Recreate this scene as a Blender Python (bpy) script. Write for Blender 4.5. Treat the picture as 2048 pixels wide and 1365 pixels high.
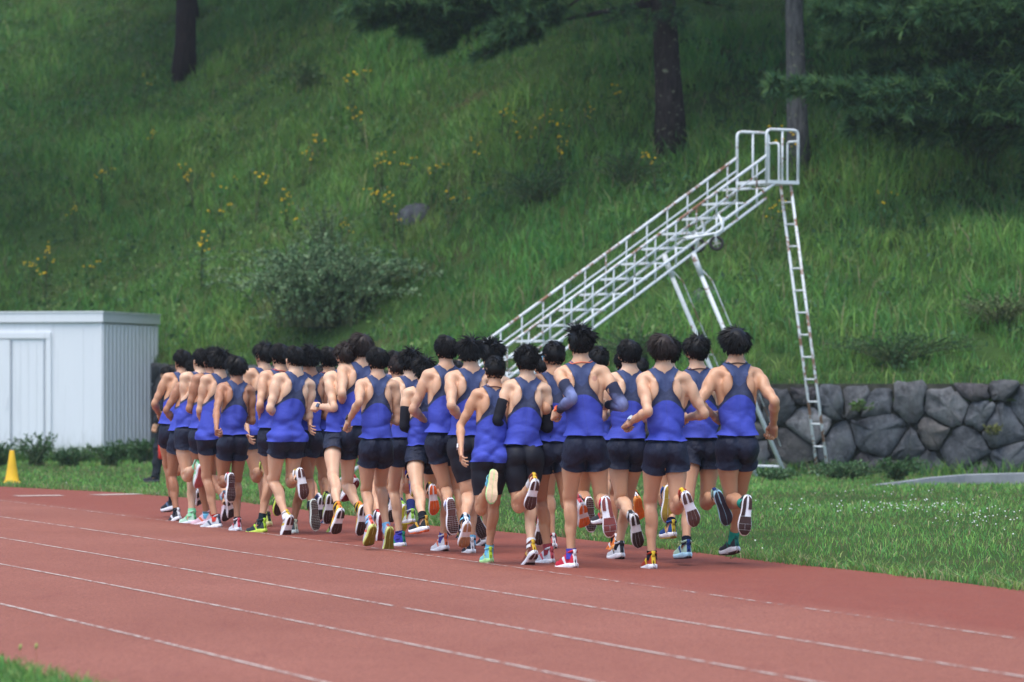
import bpy, math, random
import numpy as np
from mathutils import Matrix, Vector

# ------------------------------------------------------------------ camera, world, sun, exposure
scene = bpy.context.scene
for o in list(bpy.data.objects):
    bpy.data.objects.remove(o)
F, CX, HY, CAMH = 8000.0, 1024.0, 772.0, 1.35      # focal length (px of a 2048 px wide frame), centre, horizon row, eye height
cam_data = bpy.data.cameras.new('camera')
cam_data.sensor_width = 36.0
cam_data.lens = F / 2048.0 * 36.0
cam_data.shift_y = (HY - 682.5) / 2048.0
cam_data.clip_start = 0.5
cam_data.clip_end = 2000.0
cam_data.dof.use_dof = True
cam_data.dof.focus_distance = 33.0
cam_data.dof.aperture_fstop = 3.4
cam = bpy.data.objects.new('camera', cam_data)
cam.location = (0, 0, CAMH)
cam.rotation_euler = (math.radians(90), 0, 0)
scene.collection.objects.link(cam)
scene.camera = cam

SUN_EL, SUN_AZ = math.radians(70), math.radians(215)     # azimuth from +Y clockwise: high, behind the camera's left shoulder
world = bpy.data.worlds.new('World')
scene.world = world
world.use_nodes = True
wn = world.node_tree.nodes
sky = wn.new('ShaderNodeTexSky')
sky.sky_type = 'NISHITA'
sky.sun_disc = False
sky.sun_elevation = SUN_EL
sky.sun_rotation = SUN_AZ
sky.air_density = 1.0
sky.dust_density = 1.2
sky.ozone_density = 1.4
wn['Background'].inputs['Strength'].default_value = 0.125
world.node_tree.links.new(sky.outputs['Color'], wn['Background'].inputs['Color'])
sun_data = bpy.data.lights.new('sun', 'SUN')
sun_data.energy = 1.5
sun_data.angle = math.radians(50)
sun_data.color = (1.0, 0.95, 0.88)
sun = bpy.data.objects.new('sun', sun_data)
sdir = Vector((math.sin(SUN_AZ) * math.cos(SUN_EL), math.cos(SUN_AZ) * math.cos(SUN_EL), math.sin(SUN_EL)))
sun.rotation_euler = (-sdir).to_track_quat('-Z', 'Y').to_euler()
sun.location = (-30, -40, 60)
scene.collection.objects.link(sun)
scene.view_settings.view_transform = 'Standard'
scene.view_settings.look = 'None'
scene.view_settings.exposure = 1.27
scene.view_settings.gamma = 1.0
scene.view_settings.use_curve_mapping = False

# ------------------------------------------------------------------ helpers
C = scene.collection
rng = np.random.default_rng(7)
random.seed(7)

def lin(c):
    return tuple(((v / 255.0) / 12.92 if v / 255.0 <= 0.04045 else ((v / 255.0 + 0.055) / 1.055) ** 2.4) for v in c)

def p2w(x, y, depth):
    return np.array([(x - CX) / F * depth, depth, CAMH - (y - HY) / F * depth])

def ground(x, y):
    d = F * CAMH / (y - HY)
    return np.array([(x - CX) / F * d, d, 0.0])

def link(o, parent=None):
    C.objects.link(o)
    if parent is not None:
        o.parent = parent
    return o

def tag(o, label=None, cat=None, group=None, kind=None):
    if label: o['label'] = label
    if cat: o['category'] = cat
    if group: o['group'] = group
    if kind: o['kind'] = kind
    return o

def empty(name, loc, label=None, cat=None, group=None):
    o = bpy.data.objects.new(name, None)
    o.location = loc
    o.empty_display_size = 0.2
    link(o)
    return tag(o, label, cat, group)

def mesh_np(name, V, faces, smooth=True):
    """faces: list of int arrays (n,3) / (n,4), or a list of python tuples"""
    me = bpy.data.meshes.new(name)
    V = np.asarray(V, dtype=np.float32)
    if isinstance(faces, np.ndarray):
        faces = [faces]
    if len(faces) and isinstance(faces[0], np.ndarray):
        nl = sum(f.size for f in faces); nf = sum(len(f) for f in faces)
        me.vertices.add(len(V)); me.loops.add(nl); me.polygons.add(nf)
        me.vertices.foreach_set('co', V.ravel())
        me.loops.foreach_set('vertex_index', np.concatenate([f.ravel() for f in faces]).astype(np.int32))
        tot = np.concatenate([np.full(len(f), f.shape[1]) for f in faces])
        start = np.concatenate([[0], np.cumsum(tot)[:-1]])
        me.polygons.foreach_set('loop_start', start.astype(np.int32))
        me.update(calc_edges=True)
    else:
        me.from_pydata([tuple(map(float, v)) for v in V], [], [tuple(int(i) for i in f) for f in faces])
        me.update()
    if smooth: me.shade_smooth()
    else: me.shade_flat()
    return me

def obj(name, me, mat=None, parent=None):
    if mat is not None:
        me.materials.append(mat)
    return link(bpy.data.objects.new(name, me), parent)

def setcol(me, name, cols):
    a = me.color_attributes.new(name, 'FLOAT_COLOR', 'POINT')
    c = np.ones((len(cols), 4), dtype=np.float32); c[:, :cols.shape[1]] = cols
    a.data.foreach_set('color', c.ravel())

class MB:
    """collects simple shapes into one mesh"""
    def __init__(s): s.V = []; s.Fc = []; s.n = 0
    def add(s, V, Fc):
        V = np.asarray(V, dtype=float)
        s.V.append(V); s.Fc += [tuple(i + s.n for i in f) for f in Fc]; s.n += len(V)
        return s
    def box(s, c, h, R=None):
        g = np.array([[x, y, z] for x in (-1, 1) for y in (-1, 1) for z in (-1, 1)], float) * np.asarray(h)
        if R is not None: g = g @ np.asarray(R).T
        return s.add(g + np.asarray(c), [(0, 1, 3, 2), (4, 6, 7, 5), (0, 4, 5, 1), (2, 3, 7, 6), (0, 2, 6, 4), (1, 5, 7, 3)])
    def bar(s, a, b, w, h=None):
        """rectangular bar from a to b"""
        a = np.asarray(a, float); b = np.asarray(b, float); h = h or w
        d = b - a; L = np.linalg.norm(d); d /= L
        up = np.array([0, 0, 1.0]) if abs(d[2]) < .95 else np.array([0, 1.0, 0])
        x = np.cross(up, d); x /= np.linalg.norm(x); u = np.cross(d, x)
        return s.box((a + b) / 2, (w / 2, L / 2, h / 2), np.stack([x, d, u], 1))
    def tube(s, pts, rad, n=8, cap=True):
        pts = np.asarray(pts, float); m = len(pts)
        rad = np.full(m, rad) if np.isscalar(rad) else np.asarray(rad, float)
        T = np.gradient(pts, axis=0); T /= np.linalg.norm(T, axis=1)[:, None] + 1e-9
        u = np.cross(T[0], [0.31, 0.2, 0.93]);
        if np.linalg.norm(u) < .1: u = np.cross(T[0], [1, 0, 0])
        V = []
        for i in range(m):
            u = u - T[i] * (u @ T[i]); u /= np.linalg.norm(u); v = np.cross(T[i], u)
            a = np.linspace(0, 2 * np.pi, n, endpoint=False)
            V.append(pts[i] + rad[i] * (np.cos(a)[:, None] * u + np.sin(a)[:, None] * v))
        Fc = [(i * n + j, i * n + (j + 1) % n, (i + 1) * n + (j + 1) % n, (i + 1) * n + j) for i in range(m - 1) for j in range(n)]
        if cap: Fc += [tuple(range(n))[::-1], tuple((m - 1) * n + j for j in range(n))]
        return s.add(np.concatenate(V), Fc)
    def mesh(s, name, smooth=False):
        return mesh_np(name, np.concatenate(s.V), s.Fc, smooth)
    def build(s, name, mat, parent=None, smooth=False, origin=None):
        if origin is not None: s.V = [v - np.asarray(origin) for v in s.V]
        return obj(name, s.mesh(name, smooth), mat, parent)

# ------------------------------------------------------------------ materials
class NT:
    def __init__(s, name):
        s.m = bpy.data.materials.new(name); s.m.use_nodes = True
        s.t = s.m.node_tree; s.b = s.t.nodes['Principled BSDF']
    def n(s, typ, **kw):
        nd = s.t.nodes.new(typ)
        for k, v in kw.items():
            if hasattr(nd, k): setattr(nd, k, v)
            else: nd.inputs[k].default_value = v
        return nd
    def l(s, a, b): s.t.links.new(a, b)
    def noise(s, scale, detail=4, vec=None, rough=.55):
        nd = s.n('ShaderNodeTexNoise'); nd.inputs['Scale'].default_value = scale
        nd.inputs['Detail'].default_value = detail; nd.inputs['Roughness'].default_value = rough
        if vec is not None: s.l(vec, nd.inputs['Vector'])
        return nd.outputs['Fac']
    def coord(s, which='Object'): return s.n('ShaderNodeTexCoord').outputs[which]
    def scale(s, vec, sc):
        m = s.n('ShaderNodeMapping'); m.inputs['Scale'].default_value = sc; s.l(vec, m.inputs['Vector']); return m.outputs[0]
    def ramp(s, fac, stops):
        r = s.n('ShaderNodeValToRGB'); e = r.color_ramp.elements
        while len(e) < len(stops): e.new(0.5)
        for i, (p, c) in enumerate(stops):
            e[i].position = p; e[i].color = (*c, 1) if len(c) == 3 else c
        s.l(fac, r.inputs['Fac']); return r.outputs['Color']
    def mix(s, fac, a, b, mode='MIX'):
        m = s.n('ShaderNodeMix', data_type='RGBA', blend_type=mode)
        for i, v in ((0, fac), (6, a), (7, b)):
            if isinstance(v, (int, float)): m.inputs[i].default_value = v
            elif isinstance(v, tuple): m.inputs[i].default_value = (*v[:3], 1)
            else: s.l(v, m.inputs[i])
        return m.outputs[2]
    def math(s, op, a, b=0.0, c=None):
        m = s.n('ShaderNodeMath', operation=op)
        for i, v in enumerate((a, b) if c is None else (a, b, c)):
            if isinstance(v, (int, float)): m.inputs[i].default_value = v
            else: s.l(v, m.inputs[i])
        return m.outputs[0]
    def col(s, c):
        if isinstance(c, tuple): s.b.inputs['Base Color'].default_value = (*c[:3], 1)
        else: s.l(c, s.b.inputs['Base Color'])
        return s
    def rough(s, r, spec=None):
        if isinstance(r, (int, float)): s.b.inputs['Roughness'].default_value = r
        else: s.l(r, s.b.inputs['Roughness'])
        if spec is not None: s.b.inputs['Specular IOR Level'].default_value = spec
        return s
    def bump(s, h, dist=.01, strength=.5):
        b = s.n('ShaderNodeBump'); b.inputs['Distance'].default_value = dist; b.inputs['Strength'].default_value = strength
        s.l(h, b.inputs['Height']); s.l(b.outputs[0], s.b.inputs['Normal']); return s

_mc = {}
def plain(name, rgb, rough=.6, spec=.3, var=.12):
    key = (name, rgb, rough)
    if key in _mc: return _mc[key]
    t = NT(name); c = lin(rgb); o = t.coord()
    f = t.noise(30, 3, o)
    t.col(t.ramp(f, [(.3, tuple(v * (1 - var) for v in c)), (.7, tuple(min(1, v * (1 + var)) for v in c))])).rough(rough, spec)
    t.bump(t.noise(160, 2, o), .002, .3)
    _mc[key] = t.m
    return t.m

def skin_mat(name, rgb, marks=False):
    t = NT(name); c = lin(rgb); o = t.coord()
    at = t.n('ShaderNodeAttribute', attribute_name='rest').outputs['Vector']
    f = t.noise(7, 3, at); g = t.noise(60, 3, at)
    red = (min(1, c[0] * 1.0), c[1] * .84, c[2] * .78)
    base = t.mix(t.ramp(f, [(.42, (0, 0, 0)), (.72, (.75, .75, .75))]), c, red)
    base = t.mix(t.math('MULTIPLY', g, .25), base, tuple(v * .72 for v in c))
    sx = t.n('ShaderNodeSeparateXYZ'); t.l(at, sx.inputs[0])
    # redder elbows and knees, tanned lower legs and forearms
    tan = t.ramp(sx.outputs['Z'], [(0, (1, 1, 1)), (.62, (1, 1, 1)), (.80, (0, 0, 0))])
    base = t.mix(t.math('MULTIPLY', tan, .28), base, tuple(v * w for v, w in zip(c, (.80, .66, .58))))
    if marks:
        ax = t.math('ABSOLUTE', sx.outputs['X'])
        d = t.math('SQRT', t.math('ADD', t.math('POWER', t.math('SUBTRACT', ax, .096), 2), t.math('POWER', t.math('SUBTRACT', sx.outputs['Z'], 1.345), 2)))
        m = t.ramp(d, [(.0, (1, 1, 1)), (.017, (1, 1, 1)), (.022, (0, 0, 0))])
        bk = t.math('LESS_THAN', sx.outputs['Y'], -.03)
        base = t.mix(t.math('MULTIPLY', t.math('MULTIPLY', m, bk), .55), base, lin((150, 90, 80)))
    t.col(base).rough(t.math('ADD', .30, t.math('MULTIPLY', f, .35)), .42)
    t.b.inputs['Subsurface Weight'].default_value = .12
    t.b.inputs['Subsurface Radius'].default_value = (.02, .008, .004)
    t.b.inputs['Subsurface Scale'].default_value = .4
    t.bump(g, .003, .25)
    return t.m
# ------------------------------------------------------------------ the runner's body: one smooth surface from blended volumes
def sm(a, b, x):
    t = np.clip((x - a) / (b - a), 0, 1); return t * t * (3 - 2 * t)

def smin(a, b, k):
    h = np.clip(.5 + .5 * (b - a) / k, 0, 1); return b + (a - b) * h - k * h * (1 - h)

def cone(P, a, b, ra, rb):
    a = np.asarray(a, np.float32); b = np.asarray(b, np.float32); ba = b - a
    t = np.clip(((P - a) @ ba) / (ba @ ba), 0, 1)
    return np.linalg.norm(P - a - t[:, None] * ba, axis=1) - (ra + (rb - ra) * t)

def ell(P, c, r):
    r = np.asarray(r, np.float32); q = P - np.asarray(c, np.float32)
    k0 = np.linalg.norm(q / r, axis=1); k1 = np.linalg.norm(q / (r * r), axis=1) + 1e-9
    return k0 * (k0 - 1) / k1

SH = np.array([.158, -.012, 1.392]); ADIR = np.array([.5, 0, -.8660]); L1, L2 = .285, .250
EL = SH + ADIR * L1; WR = EL + ADIR * L2
HP = np.array([.077, 0, .90]); KN = np.array([.125, .006, .485]); AN = np.array([.160, -.012, .092])
T1, T2 = np.linalg.norm(KN - HP), np.linalg.norm(AN - KN)

def sdf_torso(P):
    P = P.copy(); P[:, 0] = np.abs(P[:, 0])
    d = ell(P, (0, .0, .925), (.131, .095, .125))
    d = smin(d, ell(P, (0, .005, 1.07), (.111, .084, .16)), .06)
    d = smin(d, ell(P, (0, .005, 1.245), (.131, .099, .175)), .05)
    d = smin(d, cone(P, (0, -.020, 1.475), (.124, -.018, 1.398), .050, .042), .05)
    d = smin(d, cone(P, (.114, -.022, 1.31), (.078, -.015, 1.10), .048, .045), .04)
    d = smin(d, ell(P, (.077, -.080, 1.302), (.047, .032, .080)), .016)
    d = smin(d, cone(P, (.05, -.088, 1.375), (.124, -.050, 1.402), .019, .022), .02)
    d = smin(d, cone(P, (.036, -.066, 1.00), (.036, -.076, 1.22), .032, .032), .02)
    d = smin(d, cone(P, (.07, .055, 1.33), (.05, .06, 1.27), .05, .055), .05)
    d = smin(d, ell(P, (.062, -.050, .885), (.072, .076, .090)), .03)
    groove = cone(P, (0, -.126, 1.00), (0, -.132, 1.38), .024, .022)
    d = -smin(-d, groove, .022)
    return d

def sdf_body(P):
    P = P.copy(); P[:, 0] = np.abs(P[:, 0])
    d = sdf_torso(P)
    # arm
    A = lambda t, o=(0, 0, 0): SH + ADIR * t + np.array(o)
    arm = cone(P, SH, A(.10), .048, .041)
    arm = smin(arm, cone(P, A(.08), A(.20), .039, .036), .02)
    arm = smin(arm, ell(P, A(.11, (0, -.016, 0)), (.033, .034, .075)), .02)
    arm = smin(arm, ell(P, A(.145, (0, .016, 0)), (.028, .029, .070)), .02)
    arm = smin(arm, cone(P, A(.20), A(L1), .035, .0325), .02)
    arm = smin(arm, cone(P, A(L1), A(L1 + .07), .0325, .0365), .02)
    arm = smin(arm, cone(P, A(L1 + .07), A(L1 + .18), .0365, .0275), .02)
    arm = smin(arm, cone(P, A(L1 + .18), A(L1 + L2 + .025), .0265, .0225), .015)
    d = smin(d, arm, .035)
    # leg
    leg = cone(P, HP + np.array([.002, .004, -.02]), HP + (KN - HP) * .45, .074, .066)
    leg = smin(leg, cone(P, HP + (KN - HP) * .45, HP + (KN - HP) * .90, .067, .050), .03)
    leg = smin(leg, ell(P, HP + (KN - HP) * .52 + np.array([.01, .022, 0]), (.054, .052, .16)), .03)
    leg = smin(leg, cone(P, HP + (KN - HP) * .25 + np.array([.018, -.028, 0]), KN + np.array([.026, -.026, .03]), .047, .017), .012)
    leg = smin(leg, cone(P, HP + (KN - HP) * .25 + np.array([-.022, -.026, 0]), KN + np.array([-.026, -.024, .03]), .045, .017), .012)
    leg = smin(leg, cone(P, KN + np.array([0, .008, .02]), KN + np.array([0, .004, -.03]), .050, .047), .03)
    sh = lambda t, o=(0, 0, 0): KN + (AN - KN) * t + np.array(o)
    leg = smin(leg, cone(P, sh(.05), sh(.55), .045, .036), .02)
    leg = smin(leg, ell(P, sh(.28, (-.016, -.030, 0)), (.033, .037, .098)), .011)
    leg = smin(leg, ell(P, sh(.25, (.019, -.029, 0)), (.032, .035, .088)), .011)
    leg = smin(leg, cone(P, sh(.5, (0, -.004, 0)), sh(1.0), .035, .030), .03)
    leg = smin(leg, cone(P, sh(.55, (0, -.022, 0)), sh(1.05, (0, -.03, 0)), .018, .012), .025)
    leg = smin(leg, cone(P, sh(1.0), sh(1.0, (0, .03, -.035)), .031, .030), .02)
    d = smin(d, leg, .03)
    # neck and head
    d = smin(d, cone(P, (0, -.022, 1.42), (0, -.002, 1.56), .057, .052), .035)
    h = ell(P, (0, -.002, 1.615), (.0745, .094, .088))
    h = smin(h, ell(P, (0, .040, 1.550), (.052, .056, .062)), .03)
    h = smin(h, cone(P, (0, .092, 1.608), (0, .106, 1.580), .007, .013), .015)
    h = smin(h, ell(P, (0, .090, 1.543), (.022, .010, .010)), .01)
    h = -smin(-h, ell(P, (.031, .098, 1.606), (.016, .014, .011)), .012)
    h = smin(h, ell(P, (.078, -.004, 1.590), (.010, .019, .031)), .008)
    return smin(d, h, .02)

def surfnet(fn, lo, hi, h):
    lo = np.asarray(lo, np.float32)
    n = np.ceil((np.asarray(hi) - lo) / h).astype(int) + 1
    ax = [lo[i] + h * np.arange(n[i], dtype=np.float32) for i in range(3)]
    G = np.stack(np.meshgrid(*ax, indexing='ij'), -1).reshape(-1, 3)
    v = np.empty(len(G), np.float32)
    for i in range(0, len(G), 200000): v[i:i + 200000] = fn(G[i:i + 200000])
    v = v.reshape(n); ins = v < 0
    cells = np.zeros(n - 1, np.int8)
    cor = [(i, j, k) for i in (0, 1) for j in (0, 1) for k in (0, 1)]
    sl = lambda o: tuple(slice(o[a], n[a] - 1 + o[a]) for a in range(3))
    for o in cor: cells += ins[sl(o)]
    act = (cells > 0) & (cells < 8)
    idx = np.argwhere(act)
    num = -np.ones(n - 1, np.int64); num[act] = np.arange(len(idx))
    acc = np.zeros((len(idx), 3)); cnt = np.zeros(len(idx))
    for a in range(len(cor)):
        for b in range(a + 1, len(cor)):
            oa, ob = np.array(cor[a]), np.array(cor[b])
            if np.abs(oa - ob).sum() != 1: continue
            va = v[tuple((idx + oa).T)]; vb = v[tuple((idx + ob).T)]
            m = (va < 0) != (vb < 0)
            t = va[m] / (va[m] - vb[m])
            acc[m] += oa + t[:, None] * (ob - oa); cnt[m] += 1
    V = lo + h * (idx + acc / cnt[:, None])
    Q = []
    for a in range(3):
        b, c = (a + 1) % 3, (a + 2) % 3
        s0 = [slice(None)] * 3; s1 = [slice(None)] * 3
        s0[a] = slice(0, n[a] - 1); s1[a] = slice(1, n[a])
        A, B = ins[tuple(s0)], ins[tuple(s1)]
        e = np.argwhere(A != B)
        e = e[(e[:, b] > 0) & (e[:, c] > 0) & (e[:, b] < n[b] - 1) & (e[:, c] < n[c] - 1)]
        flip = A[tuple(e.T)]
        ids = []
        for (ob, oc) in ((-1, -1), (0, -1), (0, 0), (-1, 0)):
            q = e.copy(); q[:, b] += ob; q[:, c] += oc; ids.append(num[tuple(q.T)])
        ids = np.stack(ids, 1)
        ids[~flip] = ids[~flip][:, ::-1]
        Q.append(ids)
    V = V.astype(np.float32)
    for _ in range(2): V = project(fn, V, 0.0, .8)
    return V, np.concatenate(Q)

def grad(fn, V, e=.002):
    g = np.stack([fn(V + np.eye(3, dtype=np.float32)[i] * e) - fn(V - np.eye(3, dtype=np.float32)[i] * e) for i in range(3)], 1)
    return g / (np.linalg.norm(g, axis=1)[:, None] + 1e-9)

def project(fn, V, off, f=1.0):
    V = V.astype(np.float32)
    return V - f * (fn(V) - off)[:, None] * grad(fn, V)

BODY_V, BODY_Q = surfnet(sdf_body, (-.60, -.20, .03), (.60, .20, 1.735), .0150)

# hands, in (distal, thumb-side, palm) coordinates from the wrist
def make_hand(curl, thumb):
    prims = []
    fv = [.030, .010, -.010, -.028]; fl = [.95, 1.05, .98, .78]; fr = [.0086, .0088, .0083, .0074]
    for i in range(4):
        p = np.array([.088 - .004 * abs(i - 1), fv[i], 0]); ang = 0
        for j, L in enumerate((.042, .027, .021)):
            ang += math.radians(curl[j] + (2 - i) * -4)
            q = p + L * fl[i] * np.array([math.cos(ang), -.04 * (i - 1), math.sin(ang)])
            prims.append((p, q, fr[i] * (1 - .07 * j), fr[i] * (1 - .07 * (j + 1)))); p = q
    for k in range(len(thumb) - 1):
        prims.append((np.array(thumb[k]), np.array(thumb[k + 1]), .0125 - .0015 * k, .011 - .0015 * k))
    def fn(P):
        q = np.abs(P - np.array([.046, 0, 0], np.float32)) - np.array([.042, .029, .004], np.float32)
        d = np.linalg.norm(np.maximum(q, 0), axis=1) + np.minimum(q.max(1), 0) - .011
        d = smin(d, cone(P, (-.03, 0, 0), (.02, 0, 0), .0235, .024), .02)
        for a, b, ra, rb in prims: d = smin(d, cone(P, a, b, ra, rb), .0035)
        return d
    return surfnet(fn, (-.035, -.065, -.045), (.185, .075, .125), .0066)
HAND_FIST = make_hand((58, 78, 55), [(.015, .024, .008), (.052, .042, .022), (.078, .030, .036), (.082, .010, .042)])
HAND_OPEN = make_hand((24, 34, 24), [(.015, .024, .008), (.050, .048, .018), (.080, .052, .030), (.098, .050, .034)])

def rotm(axis, ang):
    return np.array(Matrix.Rotation(ang, 3, Vector(axis)))

def rodr(V, piv, rv, w):
    """rotate V about piv by the rotation vector rv scaled by the weight w"""
    th = np.linalg.norm(rv)
    if th < 1e-6: return V
    k = rv / th; a = (th * w)[:, None]; q = V - piv
    c, s = np.cos(a), np.sin(a)
    return piv + q * c + np.cross(np.broadcast_to(k, q.shape), q) * s + k * (q @ k)[:, None] * (1 - c)

def rvec(R):
    ax, an = Matrix(R.tolist()).to_quaternion().to_axis_angle()
    return np.array(ax) * an

def rot_between(a, b):
    return np.array(Vector(a).rotation_difference(Vector(b)).to_matrix())

def mir(v, s):
    return np.array([v[0] * s, v[1], v[2]])

def w_arm(V, s):
    ax = V[:, 0] * s
    q = (ax - .140) * .99 + (V[:, 2] - 1.345) * .145 - .24 * np.maximum(0, 1.27 - V[:, 2])
    return sm(-.045, .045, q) * (1 - sm(1.44, 1.50, V[:, 2])) * (ax > 0)

def w_hip(V, s):
    return sm(-.07, .09, .875 - V[:, 2]) * sm(-.012, .012, V[:, 0] * s)

def deform(V, pose, hs=1.0):
    """pose the rest-space points V (arms, legs, spine, neck), in the runner's own frame"""
    R0 = V.astype(float); P = R0.copy()
    armw = {}
    for s in (-1, 1):
        wa = w_arm(R0, s); armw[s] = wa
        d = mir(ADIR, s); S = mir(SH, s); E = mir(EL, s); W = mir(WR, s)
        far = wa > .6
        t = (R0 - W) @ d
        P = rodr(P, W, d * pose['twist'][s], sm(-.16, .03, t) * far)
        t = (R0 - E) @ d
        P = rodr(P, E, pose['elbow'][s], sm(-.045, .045, t) * far)
        P = rodr(P, S, pose['shoulder'][s], wa)
        wl = w_hip(R0, s)
        K = mir(KN, s); H = mir(HP, s)
        low = R0[:, 2] < .75
        P = rodr(P, K, pose['knee'][s], (1 - sm(.42, .55, R0[:, 2])) * low * (R0[:, 0] * s > 0) * (1 - np.maximum(armw[s] > .6, 0)))
        P = rodr(P, H, pose['hip'][s] * hs, wl * (1 - (wa > .6)))
    arms = np.maximum(armw[-1], armw[1])
    P = rodr(P, np.array([0, -.01, 1.47]), pose['neck'], sm(1.45, 1.53, R0[:, 2]))
    ws = np.maximum(sm(.94, 1.20, R0[:, 2]), (arms > .6) * 1.0)
    P = rodr(P, np.array([0, 0, 1.0]), pose['spine'], ws)
    return P

# body + both hands as one rest mesh
def hand_rest(hand, s):
    V, Q = hand
    d = mir(ADIR, s)
    th = np.array([0, 1.0, 0]); pn = np.cross(d, th) * s
    if pn @ np.array([-s, 0, 0]) < 0: pn = -pn
    W = mir(WR, s) + d * .012
    P = W + V[:, :1] * d + V[:, 1:2] * th + V[:, 2:3] * pn
    if s < 0 or True:
        M = np.stack([d, th, pn], 1)
        if np.linalg.det(M) < 0: Q = Q[:, ::-1]
    return P, Q

def under_cloth(V):
    """draw the skin in a little where the singlet and shorts always hide it"""
    ax = np.abs(V[:, 0]); z = V[:, 2]
    core = (ax < .20 - .0 * z) & (ax < np.where(z > 1.0, .175, .20))
    m = sm(.765, .80, z) * (1 - sm(1.135, 1.16, z)) * core
    strap = np.interp(z, [1.13, 1.165, 1.195, 1.225, 1.255, 1.285, 1.31, 1.335, 1.36, 1.385, 1.408], [.13, .122, .104, .086, .068, .049, .037, .033, .037, .048, .060])
    m2 = sm(1.12, 1.15, z) * (1 - sm(1.385, 1.41, z)) * sm(0, .012, strap - ax)
    return V - grad(sdf_body, V.astype(np.float32)) * (.020 * np.maximum(m, m2 * .6))[:, None]

def body_rest(hands):
    Vs = [under_cloth(BODY_V)]; Qs = [BODY_Q]; n = len(BODY_V)
    for s, h in zip((-1, 1), hands):
        P, Q = hand_rest(h, s); Vs.append(P); Qs.append(Q + n); n += len(P)
    nskin = sum(len(q) for q in Qs)
    for s in (-1, 1):                       # eyes and brows
        for c, r in (((.031 * s, .0815, 1.606), (.0125, .0115, .0105)), ((.031 * s, .086, 1.628), (.018, .008, .0042))):
            u = np.linspace(0, np.pi, 6); v = np.linspace(0, 2 * np.pi, 9)[:-1]
            g = np.array([[math.sin(a) * math.cos(b), math.sin(a) * math.sin(b), math.cos(a)] for a in u for b in v]) * r + c
            q = np.array([[i * 8 + j, (i + 1) * 8 + j, (i + 1) * 8 + (j + 1) % 8, i * 8 + (j + 1) % 8] for i in range(5) for j in range(8)])
            Vs.append(g); Qs.append(q + n); n += len(g)
    return np.concatenate(Vs), np.concatenate(Qs), nskin

def rest_attr(me, V):
    a = me.attributes.new('rest', 'FLOAT_VECTOR', 'POINT')
    a.data.foreach_set('vector', np.asarray(V, np.float32).ravel())

# ------------------------------------------------------------------ clothing, made on the rest body
def weld(V, Q, tol=1e-4):
    key = np.round(V / tol).astype(np.int64)
    _, first, inv = np.unique(key, axis=0, return_index=True, return_inverse=True)
    inv = inv.ravel()
    out = []
    for f in Q:
        g = [inv[i] for i in f]; h = [g[i] for i in range(len(g)) if g[i] != g[i - 1]]
        if len(h) > 2: out.append(tuple(h))
    return V[first], out

def sdf_wear(P):
    d = smin(sdf_torso(P), sdf_leg(P), .05)
    P = P.copy(); P[:, 0] = np.abs(P[:, 0])
    d = smin(d, cone(P, SH, SH + ADIR * .10, .048, .041), .035)
    return smin(d, cone(P, (0, -.022, 1.42), (0, -.002, 1.56), .057, .052), .035)

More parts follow.
